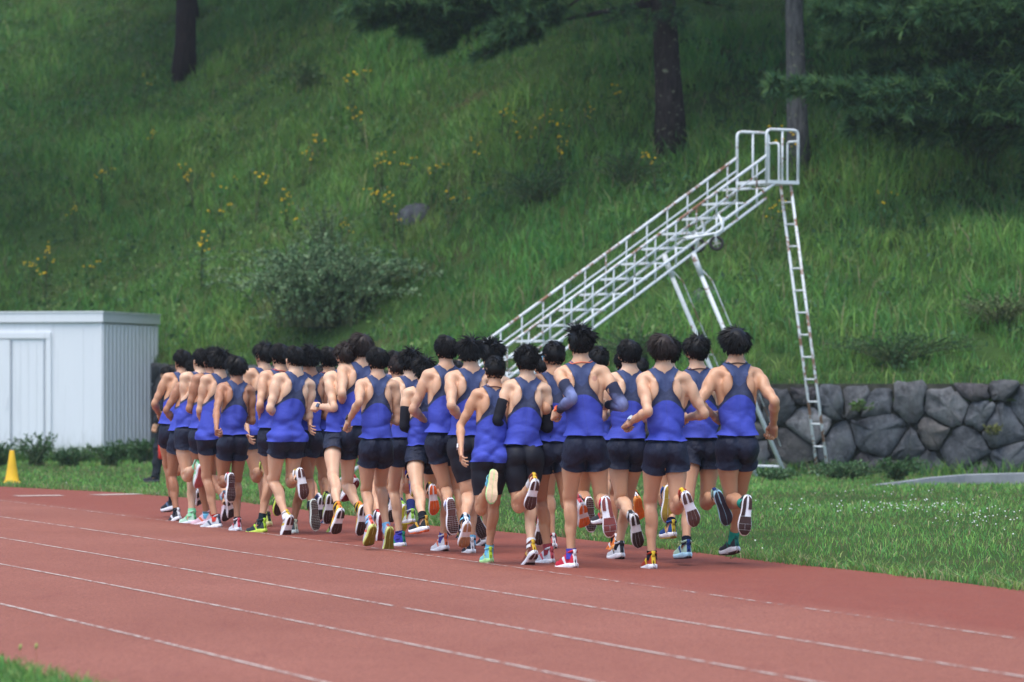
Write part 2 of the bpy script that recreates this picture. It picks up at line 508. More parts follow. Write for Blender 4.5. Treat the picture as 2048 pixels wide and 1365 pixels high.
def make_singlet(hem=.962, loose=.012):
    NC = 13
    back = [(1.165, None, None), (1.195, 0, .119), (1.225, 0, .102), (1.255, 0, .081), (1.285, 0, .062), (1.31, 0, .050), (1.335, 0, .045),
            (1.36, 0, .050), (1.385, 0, .061), (1.408, 0, .074), (1.428, 0, .085), (1.445, .012, .095), (1.456, .036, .102), (1.464, .048, .107)]
    rows = []
    aq = np.linspace(0, np.pi / 2, NC)
    for z, xi, xo in back:
        if xi is None: x = .136 * np.sin(aq); y = -.105 * np.cos(aq)
        else:
            x = np.linspace(xi, xo, NC); y = -.112 * np.sqrt(np.maximum(.05, 1 - (x / .15) ** 2)) * (1 - sm(1.38, 1.47, z) * .55)
        rows.append(np.stack([x, y, np.full(NC, z)], 1))
    for y, z, xi, xo in ((-.02, 1.47, .056, .113), (.015, 1.465, .062, .112), (.045, 1.44, .064, .107), (.07, 1.405, .060, .101), (.085, 1.37, .045, .100)):
        x = np.linspace(xi, xo, NC); rows.append(np.stack([x, np.full(NC, y), np.full(NC, z)], 1))
    for z, xo in ((1.34, .093), (1.30, .097), (1.255, .106), (1.205, .119), (1.165, None)):
        if xo is None: x = .136 * np.sin(aq); y = .108 * np.cos(aq)
        else: x = np.linspace(0, xo, NC); y = .112 * np.sqrt(np.maximum(.05, 1 - (x / .15) ** 2))
        rows.append(np.stack([x, y, np.full(NC, z)], 1))
    P = np.stack(rows); nr = len(rows)
    V1 = P.reshape(-1, 3)
    def proj(V, off, keepz):
        for _ in range(8):
            d = sdf_wear(V.astype(np.float32)) - off; g = grad(sdf_wear, V.astype(np.float32))
            V = V - .8 * d[:, None] * g * np.where(keepz[:, None], np.array([1, 1, 0.0]), 1)
            V[:, 0] = np.where(np.abs(V[:, 0]) < 1e-3, 0, V[:, 0])
        return V
    x0 = V1[:, 0].copy()
    low = V1[:, 2] < 1.40
    off1 = .009 + 0 * x0
    V1 = proj(V1, off1, low); V1[x0 < 1e-6, 0] = 0
    Q1 = [(i * NC + j, i * NC + j + 1, (i + 1) * NC + j + 1, (i + 1) * NC + j) for i in range(nr - 1) for j in range(NC - 1)]
    # lower tube (one quarter-resolved half ring, back to front)
    zs = np.linspace(1.165, hem, 24); NA = 2 * NC - 1
    a = np.linspace(0, np.pi, NA)
    T = np.stack([np.stack([.136 * np.sin(a), np.where(a < np.pi / 2, -.105, -.108) * np.cos(a), np.full(NA, z)], 1) for z in zs])
    off = .009 + loose * sm(1.165, 1.0, T[..., 2]) + .005 * sm(1.02, .95, T[..., 2])
    x0 = T.reshape(-1, 3)[:, 0].copy()
    V2 = proj(T.reshape(-1, 3), off.ravel(), np.ones(T.size // 3, bool))
    # hanging cloth keeps its girth below the ribs instead of following the waist
    V2 = V2.reshape(T.shape)
    rr = np.linalg.norm(V2[..., :2], axis=2)
    for i in range(1, len(zs)):
        tgt = np.maximum(rr[i], rr[i - 1] * .994); V2[i, :, :2] *= (tgt / rr[i])[:, None]; rr[i] = tgt
    V2 = V2.reshape(-1, 3); V2[x0 < 1e-6, 0] = 0
    # joint row must coincide: reuse the panel rows
    V2[:NC] = V1[:NC]; V2[NC - 1:NA] = V1[(nr - 1) * NC:][::-1]
    V1[(nr - 1) * NC + NC - 1] = V1[NC - 1]; V2[NC - 1] = V1[NC - 1]
    Q2 = [(i * NA + j, (i + 1) * NA + j, (i + 1) * NA + j + 1, i * NA + j + 1) for i in range(len(zs) - 1) for j in range(NA - 1)]
    V = np.concatenate([V1, V2]); Q = Q1 + [tuple(i + len(V1) for i in q) for q in Q2]
    Vm = V * np.array([-1, 1, 1]); n = len(V)
    V = np.concatenate([V, Vm]); Q = Q + [tuple(i + n for i in q[::-1]) for q in Q]
    V, Q = weld(V, Q)
    return V, [q[::-1] for q in Q]

def make_shorts(hem=.728, loose=.009, tight=False):
    NA = 33                                              # half ring front -> outside -> back
    V = []; Fc = []
    z_top = list(np.linspace(1.005, .815, 14))
    a = np.linspace(0, np.pi, NA)
    body = lambda P: sdf_body(P)
    halves = []
    for s in (1,):
        rows = []
        for z in z_top:
            p = np.stack([.16 * np.sin(a), .11 * np.cos(a), np.full(NA, z)], 1); p = p.astype(np.float32)
            o = -.009 + .015 * sm(.985, .93, z) + (.012 if tight else .007) * sm(.95, .84, z)
            for _ in range(10):
                d = sdf_lower(p) - o; g = grad(sdf_lower, p); g[:, 2] = 0; p = p - .7 * d[:, None] * g
            p[0, 0] = p[-1, 0] = 0
            rows.append(p)
        R = np.stack(rows)
        nb = 5                                            # crotch bridge back -> front
        br = np.stack([np.linspace(R[-1, -1], R[-1, 0], nb + 2)[1:-1] * np.array([0, 1, 1]) - np.array([0, 0, .022]) for _ in (0,)])[0]
        ring0 = np.concatenate([R[-1], br])               # leg ring
        axis = lambda z: HP + (KN - HP) * ((HP[2] - z) / (HP[2] - KN[2]))
        rel = ring0 - axis(.815); ang = np.arctan2(rel[:, 1], rel[:, 0])
        zl = np.linspace(.80, hem, 12)
        legs = [ring0]
        for i, z in enumerate(zl):
            t = (i + 1) / len(zl)
            slit = 0 if tight else .022 * t * np.exp(-(ang / .6) ** 2) * (1 if i > len(zl) - 3 else 0)
            zz = z + slit + (0 if tight else .016 * t * np.cos(ang))
            ax = np.stack([axis(v) for v in np.broadcast_to(zz, ang.shape)])
            o = .013 - .006 * t if tight else .008 + loose * t * (1 + .25 * np.sin(3 * ang + 2 * t))
            p = np.stack([ax[:, 0] + .08 * np.cos(ang), ax[:, 1] + .08 * np.sin(ang), np.broadcast_to(zz, ang.shape)], 1).astype(np.float32)
            fl = sdf_leg
            for _ in range(8):
                d = fl(p) - o; rad = p - ax; rad[:, 2] = 0; rad /= np.linalg.norm(rad, axis=1)[:, None]
                p = p - .7 * d[:, None] * rad
            if i < 3:
                p = p * (.5 + .16 * i) + legs[-1] * np.array([1, 1, 0]) * (.5 - .16 * i) + np.stack([0 * zz, 0 * zz, zz], 1) * (.5 - .16 * i) if not np.isscalar(zz) else p
            p[:, 0] = np.maximum(p[:, 0], .004)
            legs.append(p)
        VV = [R.reshape(-1, 3)]; n0 = R.shape[0] * NA
        Q = [(i * NA + j, i * NA + j + 1, (i + 1) * NA + j + 1, (i + 1) * NA + j) for i in range(len(z_top) - 1) for j in range(NA - 1)]
        m = NA + nb
        Lg = np.stack(legs); VV.append(Lg.reshape(-1, 3))
        Q += [(n0 + i * m + j, n0 + i * m + (j + 1) % m, n0 + (i + 1) * m + (j + 1) % m, n0 + (i + 1) * m + j) for i in range(len(legs) - 1) for j in range(m)]
    V = np.concatenate(VV)
    Vm = V * np.array([-1, 1, 1]); n = len(V)
    V = np.concatenate([V, Vm]); Q = Q + [tuple(i + n for i in q[::-1]) for q in Q]
    return weld(V, Q)

def sdf_leg(P):
    P = P.copy(); P[:, 0] = np.abs(P[:, 0])
    leg = cone(P, HP + np.array([.002, .004, -.02]), HP + (KN - HP) * .45, .074, .066)
    leg = smin(leg, cone(P, HP + (KN - HP) * .45, HP + (KN - HP) * .90, .067, .050), .03)
    leg = smin(leg, ell(P, HP + (KN - HP) * .52 + np.array([.01, .022, 0]), (.054, .052, .16)), .03)
    leg = smin(leg, ell(P, HP + (KN - HP) * .30 + np.array([0, -.02, 0]), (.07, .06, .14)), .03)
    return leg

def sdf_lower(P):
    return smin(sdf_torso(P), sdf_leg(P), .03)

def add_folds(V, seed, amp, fx=26, fz=13):
    """sum of a few sharp-crested slanting folds"""
    r = np.random.default_rng(seed); out = 0
    for j in range(5):
        c, d, e, p = r.uniform(-1, 1), r.uniform(.8, 2.2), r.uniform(-.7, .7), r.uniform(0, 6.28)
        wob = .9 * np.sin(V[:, 0] * 19 * r.uniform(.5, 1.4) + V[:, 2] * 9 + r.uniform(0, 6.28))
        ph = V[:, 0] * fx * c + V[:, 2] * fz * d + V[:, 1] * 14 * e + p + wob
        gate = .5 + .5 * np.sin(V[:, 0] * 13 * r.uniform(-1, 1) + V[:, 2] * 11 * r.uniform(-1, 1) + V[:, 1] * 9 + r.uniform(0, 6.28))
        out = out + ((1 - np.abs(np.sin(ph / 2))) ** 1.5 * 1.6 - .45) * gate
    return out / 3.2 * amp

def relax(VQ, fn, off, it, lock=lambda V: np.zeros(len(V), bool)):
    """let cloth bridge hollows: smooth the inner vertices, then push back out of the body"""
    V, Q = VQ; n = len(V); e = set(); cnt = {}
    for f in Q:
        for a, b in zip(f, f[1:] + f[:1]):
            k = (min(a, b), max(a, b)); cnt[k] = cnt.get(k, 0) + 1
    E = np.array(list(cnt)); bnd = np.zeros(n, bool)
    for k, c in cnt.items():
        if c == 1: bnd[list(k)] = True
    hold = bnd | lock(V); deg = np.bincount(E.ravel(), minlength=n)[:, None]
    for _ in range(it):
        S = np.zeros_like(V); np.add.at(S, E[:, 0], V[E[:, 1]]); np.add.at(S, E[:, 1], V[E[:, 0]])
        V = np.where(hold[:, None], V, V * .4 + .6 * S / deg)
        P = V.astype(np.float32); d = fn(P); g = grad(fn, P)
        V = V + np.maximum(0, (off(V) if callable(off) else off) - d)[:, None] * g
    return V, Q
SINGLET = make_singlet()
SINGLET_LONG = make_singlet(hem=.865, loose=.016)
SHORTS = make_shorts()
TIGHTS = make_shorts(hem=.60, tight=True)
SINGLET = relax(SINGLET, sdf_wear, lambda V: .006 + .008 * sm(1.0, .96, V[:, 2]), 14); SINGLET_LONG = relax(SINGLET_LONG, sdf_wear, lambda V: .007 + .022 * sm(.98, .92, V[:, 2]), 14)
SHORTS = relax(SHORTS, sdf_lower, lambda V: -.009 + .015 * sm(.985, .93, V[:, 2]), 8)

def ring_tube(centers, radii, n=18, flip=False):
    mb = MB(); mb.tube(centers, radii, n, cap=False); V = np.concatenate(mb.V); return V, mb.Fc

def sock_rest(s, h):
    h = max(.045, h - .035)
    c = [KN + (AN - KN) * t for t in (1.06, 1.0, .93, 1 - h / T2 * .6, 1 - h / T2)]
    c = np.array([mir(q, s) for q in c]); c[:, 1] -= .008
    r = [.040, .0385, .0365, .0365 + .03 * max(0, h - .09), .038 + .05 * max(0, h - .09)]
    return ring_tube(c, r)

def sleeve_rest(s):
    ts = np.concatenate([[.115, .12, .16, .20, .225], np.linspace(L1 - .05, L1 + .05, 9), [L1 + .08, L1 + .13, L1 + .18, L1 + .225]])
    c = np.array([mir(SH + ADIR * t, s) for t in ts])
    r = np.interp(ts, [.115, .12, .16, .20, .24, L1 - .03, L1, L1 + .04, L1 + .08, L1 + .13, L1 + .18, L1 + .225], [.049, .0505, .048, .046, .043, .041, .041, .0425, .043, .040, .034, .030]) + .001
    c[:5, 1] -= .003
    return ring_tube(c, r)

def band_rest(s, off=.0, width=.022, rad=.031):
    d = ADIR; t0 = L1 + L2 - .02 - off
    ts = np.array([t0 - width / 2, t0 - width / 2, t0, t0 + width / 2, t0 + width / 2])
    c = np.array([mir(SH + d * t, s) for t in ts])
    return ring_tube(c, [rad - .004, rad, rad + .001, rad, rad - .004])

def watch_rest(s):
    V, Fc = band_rest(s, .0, .018, .0295)
    mb = MB(); d = mir(ADIR, s); c = mir(SH + ADIR * (L1 + L2 - .02), s)
    out = np.cross(d, [0, 1.0, 0]); out *= np.sign(out[0] * s)
    R = np.stack([d, [0, 1.0, 0], out], 1)
    mb.box(c + out * .031, (.019, .017, .006), R)
    return (V, Fc), (np.concatenate(mb.V), mb.Fc)

def necklace_rest():
    a = np.linspace(0, 2 * np.pi, 33)
    P = np.stack([.066 * np.sin(a), -.015 - .070 * np.cos(a), 1.468 - .022 * (1 - np.cos(a)) * .9], 1).astype(np.float32)
    for _ in range(6):
        d = sdf_body(P) - .004; P = P - .8 * d[:, None] * grad(sdf_body, P)
    mb = MB(); mb.tube(P, .0042, 5, cap=False); return np.concatenate(mb.V), mb.Fc
NECKLACE = necklace_rest()

# ------------------------------------------------------------------ hair
HC = np.array([0, -.004, 1.617]); HR = np.array([.0755, .096, .089])
def make_hair(style, seed):
    r = np.random.default_rng(seed)
    N = style['n']
    pts = []
    while len(pts) < N:
        q = r.normal(size=3); q /= np.linalg.norm(q)
        p = HC + q * HR
        front = q[1] > .35
        low = 1.545 if not style.get('long') else 1.525
        if p[2] < low + (.035 if abs(q[0]) > .75 else 0): continue
        if q[1] > .25 and p[2] < 1.640: continue
        if q[1] > .6 and p[2] < 1.668: continue
        if abs(q[0]) > .8 and -.15 < q[1] < .3 and p[2] < 1.615: continue
        pts.append(p)
    kf = r.normal(size=(5, 3)) * 26; kp = r.uniform(0, 6.28, (5, 3))
    field = lambda p: np.sin(kf @ p)[:, None].repeat(3, 1).__mul__(np.cos(kp)).sum(0) / 1.6
    mb = MB(); whorl = HC + np.array([.01, -.045, .082])
    # scalp cap
    u = np.linspace(0, np.pi, 15); v = np.linspace(0, 2 * np.pi, 25)[:-1]
    cap = []; 
    for a in u:
        for b in v:
            q = np.array([math.sin(a) * math.cos(b), math.sin(a) * math.sin(b), math.cos(a)])
            zmin = 1.55 if q[1] < .1 else (1.62 if q[1] < .5 else 1.675)
            if abs(q[0]) > .75 and q[1] > -.3: zmin = 1.618
            th = style['cap']
            p = HC + q * (HR + th * sm(zmin - .01, zmin + .05, HC[2] + q[2] * HR[2]) - (.03 if HC[2] + q[2] * HR[2] < zmin else 0))
            cap.append(p)
    cap = np.array(cap)
    mb.add(cap, [(i * 24 + j, (i + 1) * 24 + j, (i + 1) * 24 + (j + 1) % 24, i * 24 + (j + 1) % 24) for i in range(14) for j in range(24)])
    for p in pts:
        q = (p - HC) / HR; nrm = q / HR; nrm /= np.linalg.norm(nrm)
        fl = p - whorl; fl = fl - nrm * (fl @ nrm); fl /= np.linalg.norm(fl) + 1e-6
        top = sm(.0, .8, q[2])
        lift = style['lift'][0] + (style['lift'][1] - style['lift'][0]) * top
        L = (style['len'][0] + (style['len'][1] - style['len'][0]) * top) * r.uniform(.7, 1.25)
        if p[2] < 1.575: L *= .55
        d = nrm * lift + fl * (1 - lift * .6) + field(p) * style['mess'] + r.normal(size=3) * style['mess'] * .35 + np.array(style.get('wind', (0, 0, 0))) * (.3 + top)
        d /= np.linalg.norm(d)
        grav = np.array([0, 0, -1.0]) * style['droop'] + fl * .35
        k = 4; cur = p + nrm * style['cap'] * .4; chain = [cur]
        if style.get('curl'):
            ax2 = np.cross(nrm, r.normal(size=3)); ax2 /= np.linalg.norm(ax2); ph = r.uniform(0, 6.28)
            b2 = np.cross(d, ax2); b2 /= np.linalg.norm(b2)
            for i in range(1, 7):
                t = i / 6
                chain.append(p + d * L * t + .010 * (math.cos(ph + 5.5 * t) * ax2 + math.sin(ph + 5.5 * t) * b2))
        else:
            for i in range(1, k + 1):
                d = d + grav * .26 + r.normal(size=3) * style['mess'] * .12
                d /= np.linalg.norm(d); cur = cur + d * L / k; chain.append(cur)
        m = len(chain); w = style['w'] * r.uniform(.7, 1.3)
        rad = w * (1 - np.linspace(0, 1, m) ** 1.6) + .0006
        mb.tube(chain, rad, 3, cap=False)
    me = mb.mesh('hair', smooth=True)
    return me

def hair_mat(name, rgb):
    t = NT(name); c = lin(rgb); o = t.coord()
    f = t.noise(45, 3, t.scale(o, (1, 1, .4)))
    t.col(t.ramp(f, [(.3, tuple(v * .5 for v in c)), (.75, tuple(v * 1.5 for v in c))])).rough(.5, .22)
    return t.m

# ------------------------------------------------------------------ shoes (ankle joint at the origin, toe along +Y)
_t = np.array([0, .015, .05, .12, .25, .42, .58, .72, .85, .93, .98, 1.0])
_w = np.array([.004, .015, .025, .032, .034, .034, .041, .047, .043, .032, .018, .004])
SY0, SLEN, SBOT = -.068, .275, -.092
def s_hw(t): return np.interp(t, _t, _w)
def s_cx(t): return .006 * np.sin(np.clip((t - .3) / .7, 0, 1) * np.pi)
def s_bot(t): return SBOT + .030 * np.clip((t - .72) / .28, 0, 1) ** 1.7 + .012 * np.clip((.12 - t) / .12, 0, 1) ** 1.5
def s_top(t): return SBOT + .040 - .012 * sm(.2, .75, t) + .020 * np.clip((t - .75) / .25, 0, 1) ** 1.7

def shoe_parts():
    ts = np.concatenate([[0, .015, .04, .08], np.linspace(.14, .86, 13), [.91, .95, .98, 1.0]]); n = len(ts)
    y = SY0 + SLEN * ts; hw = s_hw(ts); cx = s_cx(ts)
    mb = MB()
    rings = []
    for f, zf, io in ((.80, 0, 0), (.97, .12, .002), (1.06, .5, .004), (1.02, .85, .001), (.97, 1.0, -.001)):
        z = s_bot(ts) + (s_top(ts) - s_bot(ts)) * zf
        yy = y + np.where(ts < .1, -io * 2, np.where(ts > .93, io, 0))
        rings.append((np.stack([cx - hw * f, yy, z], 1), np.stack([cx + hw * f, yy, z], 1)))
    V = np.concatenate([np.concatenate([l, r_]) for l, r_ in rings]); m = 2 * n; Fc = []
    for k in range(len(rings) - 1):
        for i in range(n - 1):
            Fc.append((k * m + i, k * m + i + 1, (k + 1) * m + i + 1, (k + 1) * m + i)[::-1])
            Fc.append((k * m + n + i, k * m + n + i + 1, (k + 1) * m + n + i + 1, (k + 1) * m + n + i))
        Fc.append((k * m, k * m + n, (k + 1) * m + n, (k + 1) * m)[::-1]); Fc.append((k * m + n - 1, k * m + 2 * n - 1, (k + 1) * m + 2 * n - 1, (k + 1) * m + n - 1))
    Fc += [(i, n + i, n + i + 1, i + 1)[::-1] for i in range(n - 1)]
    e = (len(rings) - 1) * m
    Fc += [(e + i, e + n + i, e + n + i + 1, e + i + 1) for i in range(n - 1)]
    mid = mesh_np('midsole', V, Fc)
    # upper: arches over the midsole
    hgt = np.interp(ts, [0, .04, .12, .3, .42, .55, .7, .85, .95, 1], [.030, .070, .082, .088, .080, .062, .046, .036, .026, .010])
    na = 11; b = np.linspace(0, np.pi, na)
    V = []
    for i in range(n):
        w = hw[i] * .95 + .001
        cz = s_top(ts[i]) - .004
        xs = -np.cos(b); xs = np.sign(xs) * np.abs(xs) ** .75
        taper = 1 - .30 * np.sin(b) * (ts[i] < .5)
        V.append(np.stack([cx[i] + w * xs * taper, np.full(na, y[i] + (.004 if i == 0 else 0)), cz + hgt[i] * np.sin(b) ** .8], 1))
    V = np.concatenate(V)
    Fc = [(i * na + j, (i + 1) * na + j, (i + 1) * na + j + 1, i * na + j + 1)[::-1] for i in range(n - 1) for j in range(na - 1)]
    Fc += [tuple(range(na)), tuple((n - 1) * na + j for j in range(na))[::-1]]
    mbu = MB().add(V, Fc)
    # heel tab, collar roll and laces
    a = np.linspace(0, 2 * np.pi, 17)
    mbu.tube(np.stack([.030 * np.cos(a), -.012 + .047 * np.sin(a), .020 + .012 * np.cos(a + 1.57) ** 2], 1), .008, 6, cap=False)
    mbu.box((0, SY0 + .008, .018), (.010, .005, .020))
    for k in range(4):
        yy = .045 + .02 * k; zz = s_top((yy - SY0) / SLEN) + np.interp((yy - SY0) / SLEN, ts, hgt)
        mbu.tube([(-.017, yy - .004, zz - .010), (0, yy, zz - .002), (.017, yy + .004, zz - .010)], .0032, 5)
    upper = mbu.mesh('upper', smooth=True)
    outs = []
    def pad(mb, t0, t1, f0, f1, k=7):
        tt = np.linspace(t0, t1, k); h = s_hw(tt); c = s_cx(tt); yy = SY0 + SLEN * tt; zz = s_bot(tt)
        A = np.stack([c + h * f0, yy, zz - .0045], 1); B = np.stack([c + h * f1, yy, zz - .0045], 1)
        A2 = A + [0, 0, .008]; B2 = B + [0, 0, .008]
        V = np.concatenate([A, B, A2, B2]); Fc = []
        for i in range(k - 1):
            Fc += [(i, i + 1, k + i + 1, k + i), (i, 2 * k + i, 2 * k + i + 1, i + 1), (k + i, k + i + 1, 3 * k + i + 1, 3 * k + i)]
        Fc += [(0, k, 3 * k, 2 * k), (k - 1, 3 * k - 1, 4 * k - 1, 2 * k - 1)]
        mb.add(V, Fc)
    # A: big forefoot with a loop groove, two heel pods, open shank
    m1 = MB(); pad(m1, .50, .985, -.93, -.24); pad(m1, .50, .985, -.18, .34); pad(m1, .50, .985, .40, .93)
    pad(m1, .012, .29, -.92, -.20); pad(m1, .03, .29, .22, .92); outs.append(m1)
    # B: rows of small lugs
    m2 = MB()
    for i in range(9):
        t0 = .50 + .052 * i
        for j in range(4): pad(m2, t0, t0 + .043, -.92 + .465 * j, -.92 + .465 * j + .42, 2)
    for i in range(5):
        for j in range(3): pad(m2, .02 + .055 * i, .02 + .055 * i + .046, -.92 + .62 * j, -.92 + .62 * j + .56, 2)
    pad(m2, .30, .49, -.86, .86, 4); outs.append(m2)
    # C: almost full outsole with a centre groove
    m3 = MB(); pad(m3, .34, .97, -.94, -.05, 10); pad(m3, .34, .985, .05, .94, 10); pad(m3, .012, .335, -.94, -.12); pad(m3, .012, .335, .12, .94); outs.append(m3)
    # D: bold forefoot plate and a heel plate joined along the outside
    m4 = MB(); pad(m4, .52, .70, -.94, .94, 4); pad(m4, .71, .85, -.94, -.05, 4); pad(m4, .71, .85, .03, .94, 4); pad(m4, .86, .985, -.93, .93, 4)
    pad(m4, .012, .51, .26, .94, 9); pad(m4, .012, .34, -.94, -.25); outs.append(m4)
    return upper, mid, [m.mesh('outsole', smooth=False) for m in outs]

UPPER, MIDSOLE, OUTSOLES = shoe_parts()
def mirror_mesh(me):
    m = me.copy(); n = len(m.vertices); co = np.empty(n * 3, np.float32); m.vertices.foreach_get('co', co)
    co = co.reshape(-1, 3); co[:, 0] *= -1; m.vertices.foreach_set('co', co.ravel()); m.flip_normals(); return m
SHOE = {1: (UPPER, MIDSOLE, OUTSOLES), -1: (mirror_mesh(UPPER), mirror_mesh(MIDSOLE), [mirror_mesh(m) for m in OUTSOLES])}

_sm = {}
def upper_mat(c1, c2):
    if (c1, c2) in _sm: return _sm[(c1, c2)]
    t = NT('shoe_upper'); o = t.coord(); s = t.n('ShaderNodeSeparateXYZ'); t.l(o, s.inputs[0])
    ax = t.math('ABSOLUTE', s.outputs['X'])
    heel = t.math('LESS_THAN', s.outputs['Y'], -.048)
    # a slanting stripe on the quarter
    q = t.math('ADD', s.outputs['Y'], t.math('MULTIPLY', s.outputs['Z'], -.9))
    st = t.math('MULTIPLY', t.math('LESS_THAN', t.math('ABSOLUTE', t.math('SUBTRACT', q, .075)), .014), t.math('LESS_THAN', s.outputs['Z'], -.005))
    col = t.mix(t.math('MAXIMUM', t.math('MULTIPLY', heel, t.math('LESS_THAN', ax, .014)), st), lin(c1), lin(c2))
    col = t.mix(t.math('MULTIPLY', t.noise(60, 3, o), .35), col, (.02, .02, .02))
    t.col(col).rough(.7, .25).bump(t.noise(350, 2, o), .002, .5)
    _sm[(c1, c2)] = t.m
    return t.m
# ------------------------------------------------------------------ ground, track, lawn
def vnoise(x, y, seed=0):
    """smooth value noise, ~[-1, 1]"""
    r = np.random.default_rng(seed); g = r.uniform(-1, 1, (64, 64))
    xi = np.floor(x).astype(int); yi = np.floor(y).astype(int); fx = x - xi; fy = y - yi
    fx = fx * fx * (3 - 2 * fx); fy = fy * fy * (3 - 2 * fy)
    G = lambda a, b: g[a % 64, b % 64]
    return (G(xi, yi) * (1 - fx) + G(xi + 1, yi) * fx) * (1 - fy) + (G(xi, yi + 1) * (1 - fx) + G(xi + 1, yi + 1) * fx) * fy
def fbm(x, y, seed=0, o=3):
    return sum(vnoise(x * 2 ** i, y * 2 ** i, seed + i) / 2 ** i for i in range(o)) / 1.75

def smooth_line(pts, n=40):
    """resample a ground polyline through a smooth fit X(Y), extended straight beyond both ends"""
    P = np.array([ground(*p)[:2] for p in pts]); c = np.polyfit(P[:, 1], P[:, 0], 2)
    return lambda Y: np.polyval(c, Y)

# far edge of the track (where the outer lawn begins), bending to the left
EDGE_PTS = np.array([ground(*p)[:2] for p in ((2048, 1183), (1800, 1152), (1540, 1124), (1300, 1094), (1100, 1073), (850, 1050), (480, 1004), (240, 986), (0, 974))])
EDGE_PTS = np.concatenate([[EDGE_PTS[0] + (EDGE_PTS[0] - EDGE_PTS[2]) * 5], EDGE_PTS, [EDGE_PTS[-1] + np.array([-5.5, 6.0]), EDGE_PTS[-1] + np.array([-22, 16.])]])
def edge_x(Y): return np.interp(Y, EDGE_PTS[:, 1], EDGE_PTS[:, 0])

def soil_mat():
    t = NT('lawn_soil'); o = t.coord()
    f = t.noise(.9, 5, o); g = t.noise(40, 4, o)
    c = t.ramp(f, [(.25, (.030, .070, .014)), (.5, (.045, .085, .018)), (.72, (.085, .085, .030)), (.85, (.10, .080, .04))])
    t.col(t.mix(t.math('MULTIPLY', g, .5), c, (.02, .035, .01))).rough(.95, .1).bump(g, .03, .6)
    return t.m
mb = MB(); n = 60
gx = np.linspace(-260, 260, 53); gyy = np.linspace(-60, 460, 53)
V = np.array([[x, y, 0] for y in gyy for x in gx]); 
ground_o = obj('ground', mesh_np('ground', V, [(j * 53 + i, j * 53 + i + 1, (j + 1) * 53 + i + 1, (j + 1) * 53 + i) for j in range(52) for i in range(52)]), soil_mat())
tag(ground_o, kind='structure')

# inner edge (bottom left corner of the view)
def inner_x(Y): return -2.16 - (Y - 18.6) * .36 + np.where(Y > 30, -(Y - 30) * .05, 0)

def track_mat():
    t = NT('track_rubber'); o = t.coord()
    at = t.n('ShaderNodeAttribute', attribute_name='lane').outputs['Fac']
    big = t.noise(.35, 4, o); streak = t.noise(1.4, 5, t.scale(o, (3.0, .55, 1)), .65); fine = t.noise(70, 3, o, .7); spots = t.noise(14, 4, o, .7)
    c = t.ramp(big, [(.3, (.280, .098, .062)), (.7, (.352, .132, .088))])
    # the outer lane is worn to darker, redder rubber
    worn = t.math('MULTIPLY', at, t.math('ADD', .45, t.math('MULTIPLY', streak, 1.0)))
    c = t.mix(worn, c, (.265, .066, .040))
    patch = t.ramp(streak, [(.56, (0, 0, 0)), (.72, (1, 1, 1))])
    c = t.mix(t.math('MULTIPLY', patch, .45), c, (.230, .070, .050))
    c = t.mix(t.ramp(spots, [(.62, (0, 0, 0)), (.80, (.5, .5, .5))]), c, (.46, .24, .21))
    c = t.mix(t.ramp(fine, [(.36, (.95, .95, .95)), (.58, (0, 0, 0))]), c, (.13, .040, .028))
    c = t.mix(t.ramp(t.noise(3.2, 6, o, .7), [(.45, (0, 0, 0)), (.75, (.5, .5, .5))]), c, (.23, .075, .050))
    sp = t.n('ShaderNodeTexVoronoi'); sp.inputs['Scale'].default_value = 55; t.l(o, sp.inputs['Vector'])
    c = t.mix(t.ramp(sp.outputs['Distance'], [(.05, (.6, .6, .6)), (.13, (0, 0, 0))]), c, (.55, .33, .29))
    t.col(c).rough(.88, .25).bump(t.math('ADD', fine, t.math('MULTIPLY', sp.outputs['Distance'], .6)), .006, .7)
    return t.m
Ys = np.concatenate([np.linspace(2, 20, 12), np.linspace(21, 62, 120), np.linspace(64, 90, 12)])
U = np.linspace(0, 1, 40); V = []; lane = []
for Y in Ys:
    x0, x1 = inner_x(Y), edge_x(Y) + .05 * fbm(np.array([Y * 1.3]), np.array([.5]), 3)[0]
    for u in U:
        V.append((x0 + (x1 - x0) * u, Y, .004))
V = np.array(V)
LINES = {}
for nm, pts in dict(a=((0, 1002), (1024, 1136), (2048, 1282)), b=((0, 1035), (1024, 1191), (2048, 1357)), c=((0, 1077), (1024, 1257), (1619, 1365)),
                    d=((0, 1130), (512, 1229), (1180, 1365)), e=((0, 1210), (310, 1284), (620, 1361))).items():
    LINES[nm] = smooth_line(pts)
xa = LINES['a'](V[:, 1])
lane = sm(-.25, .35, V[:, 0] - xa + .25 * fbm(V[:, 0] * .8, V[:, 1] * .5, 9))
me = mesh_np('track', V, [(j * 40 + i, j * 40 + i + 1, (j + 1) * 40 + i + 1, (j + 1) * 40 + i) for j in range(len(Ys) - 1) for i in range(39)])
a = me.attributes.new('lane', 'FLOAT', 'POINT'); a.data.foreach_set('value', lane.astype(np.float32))
track = obj('track', me, track_mat()); tag(track, kind='structure')

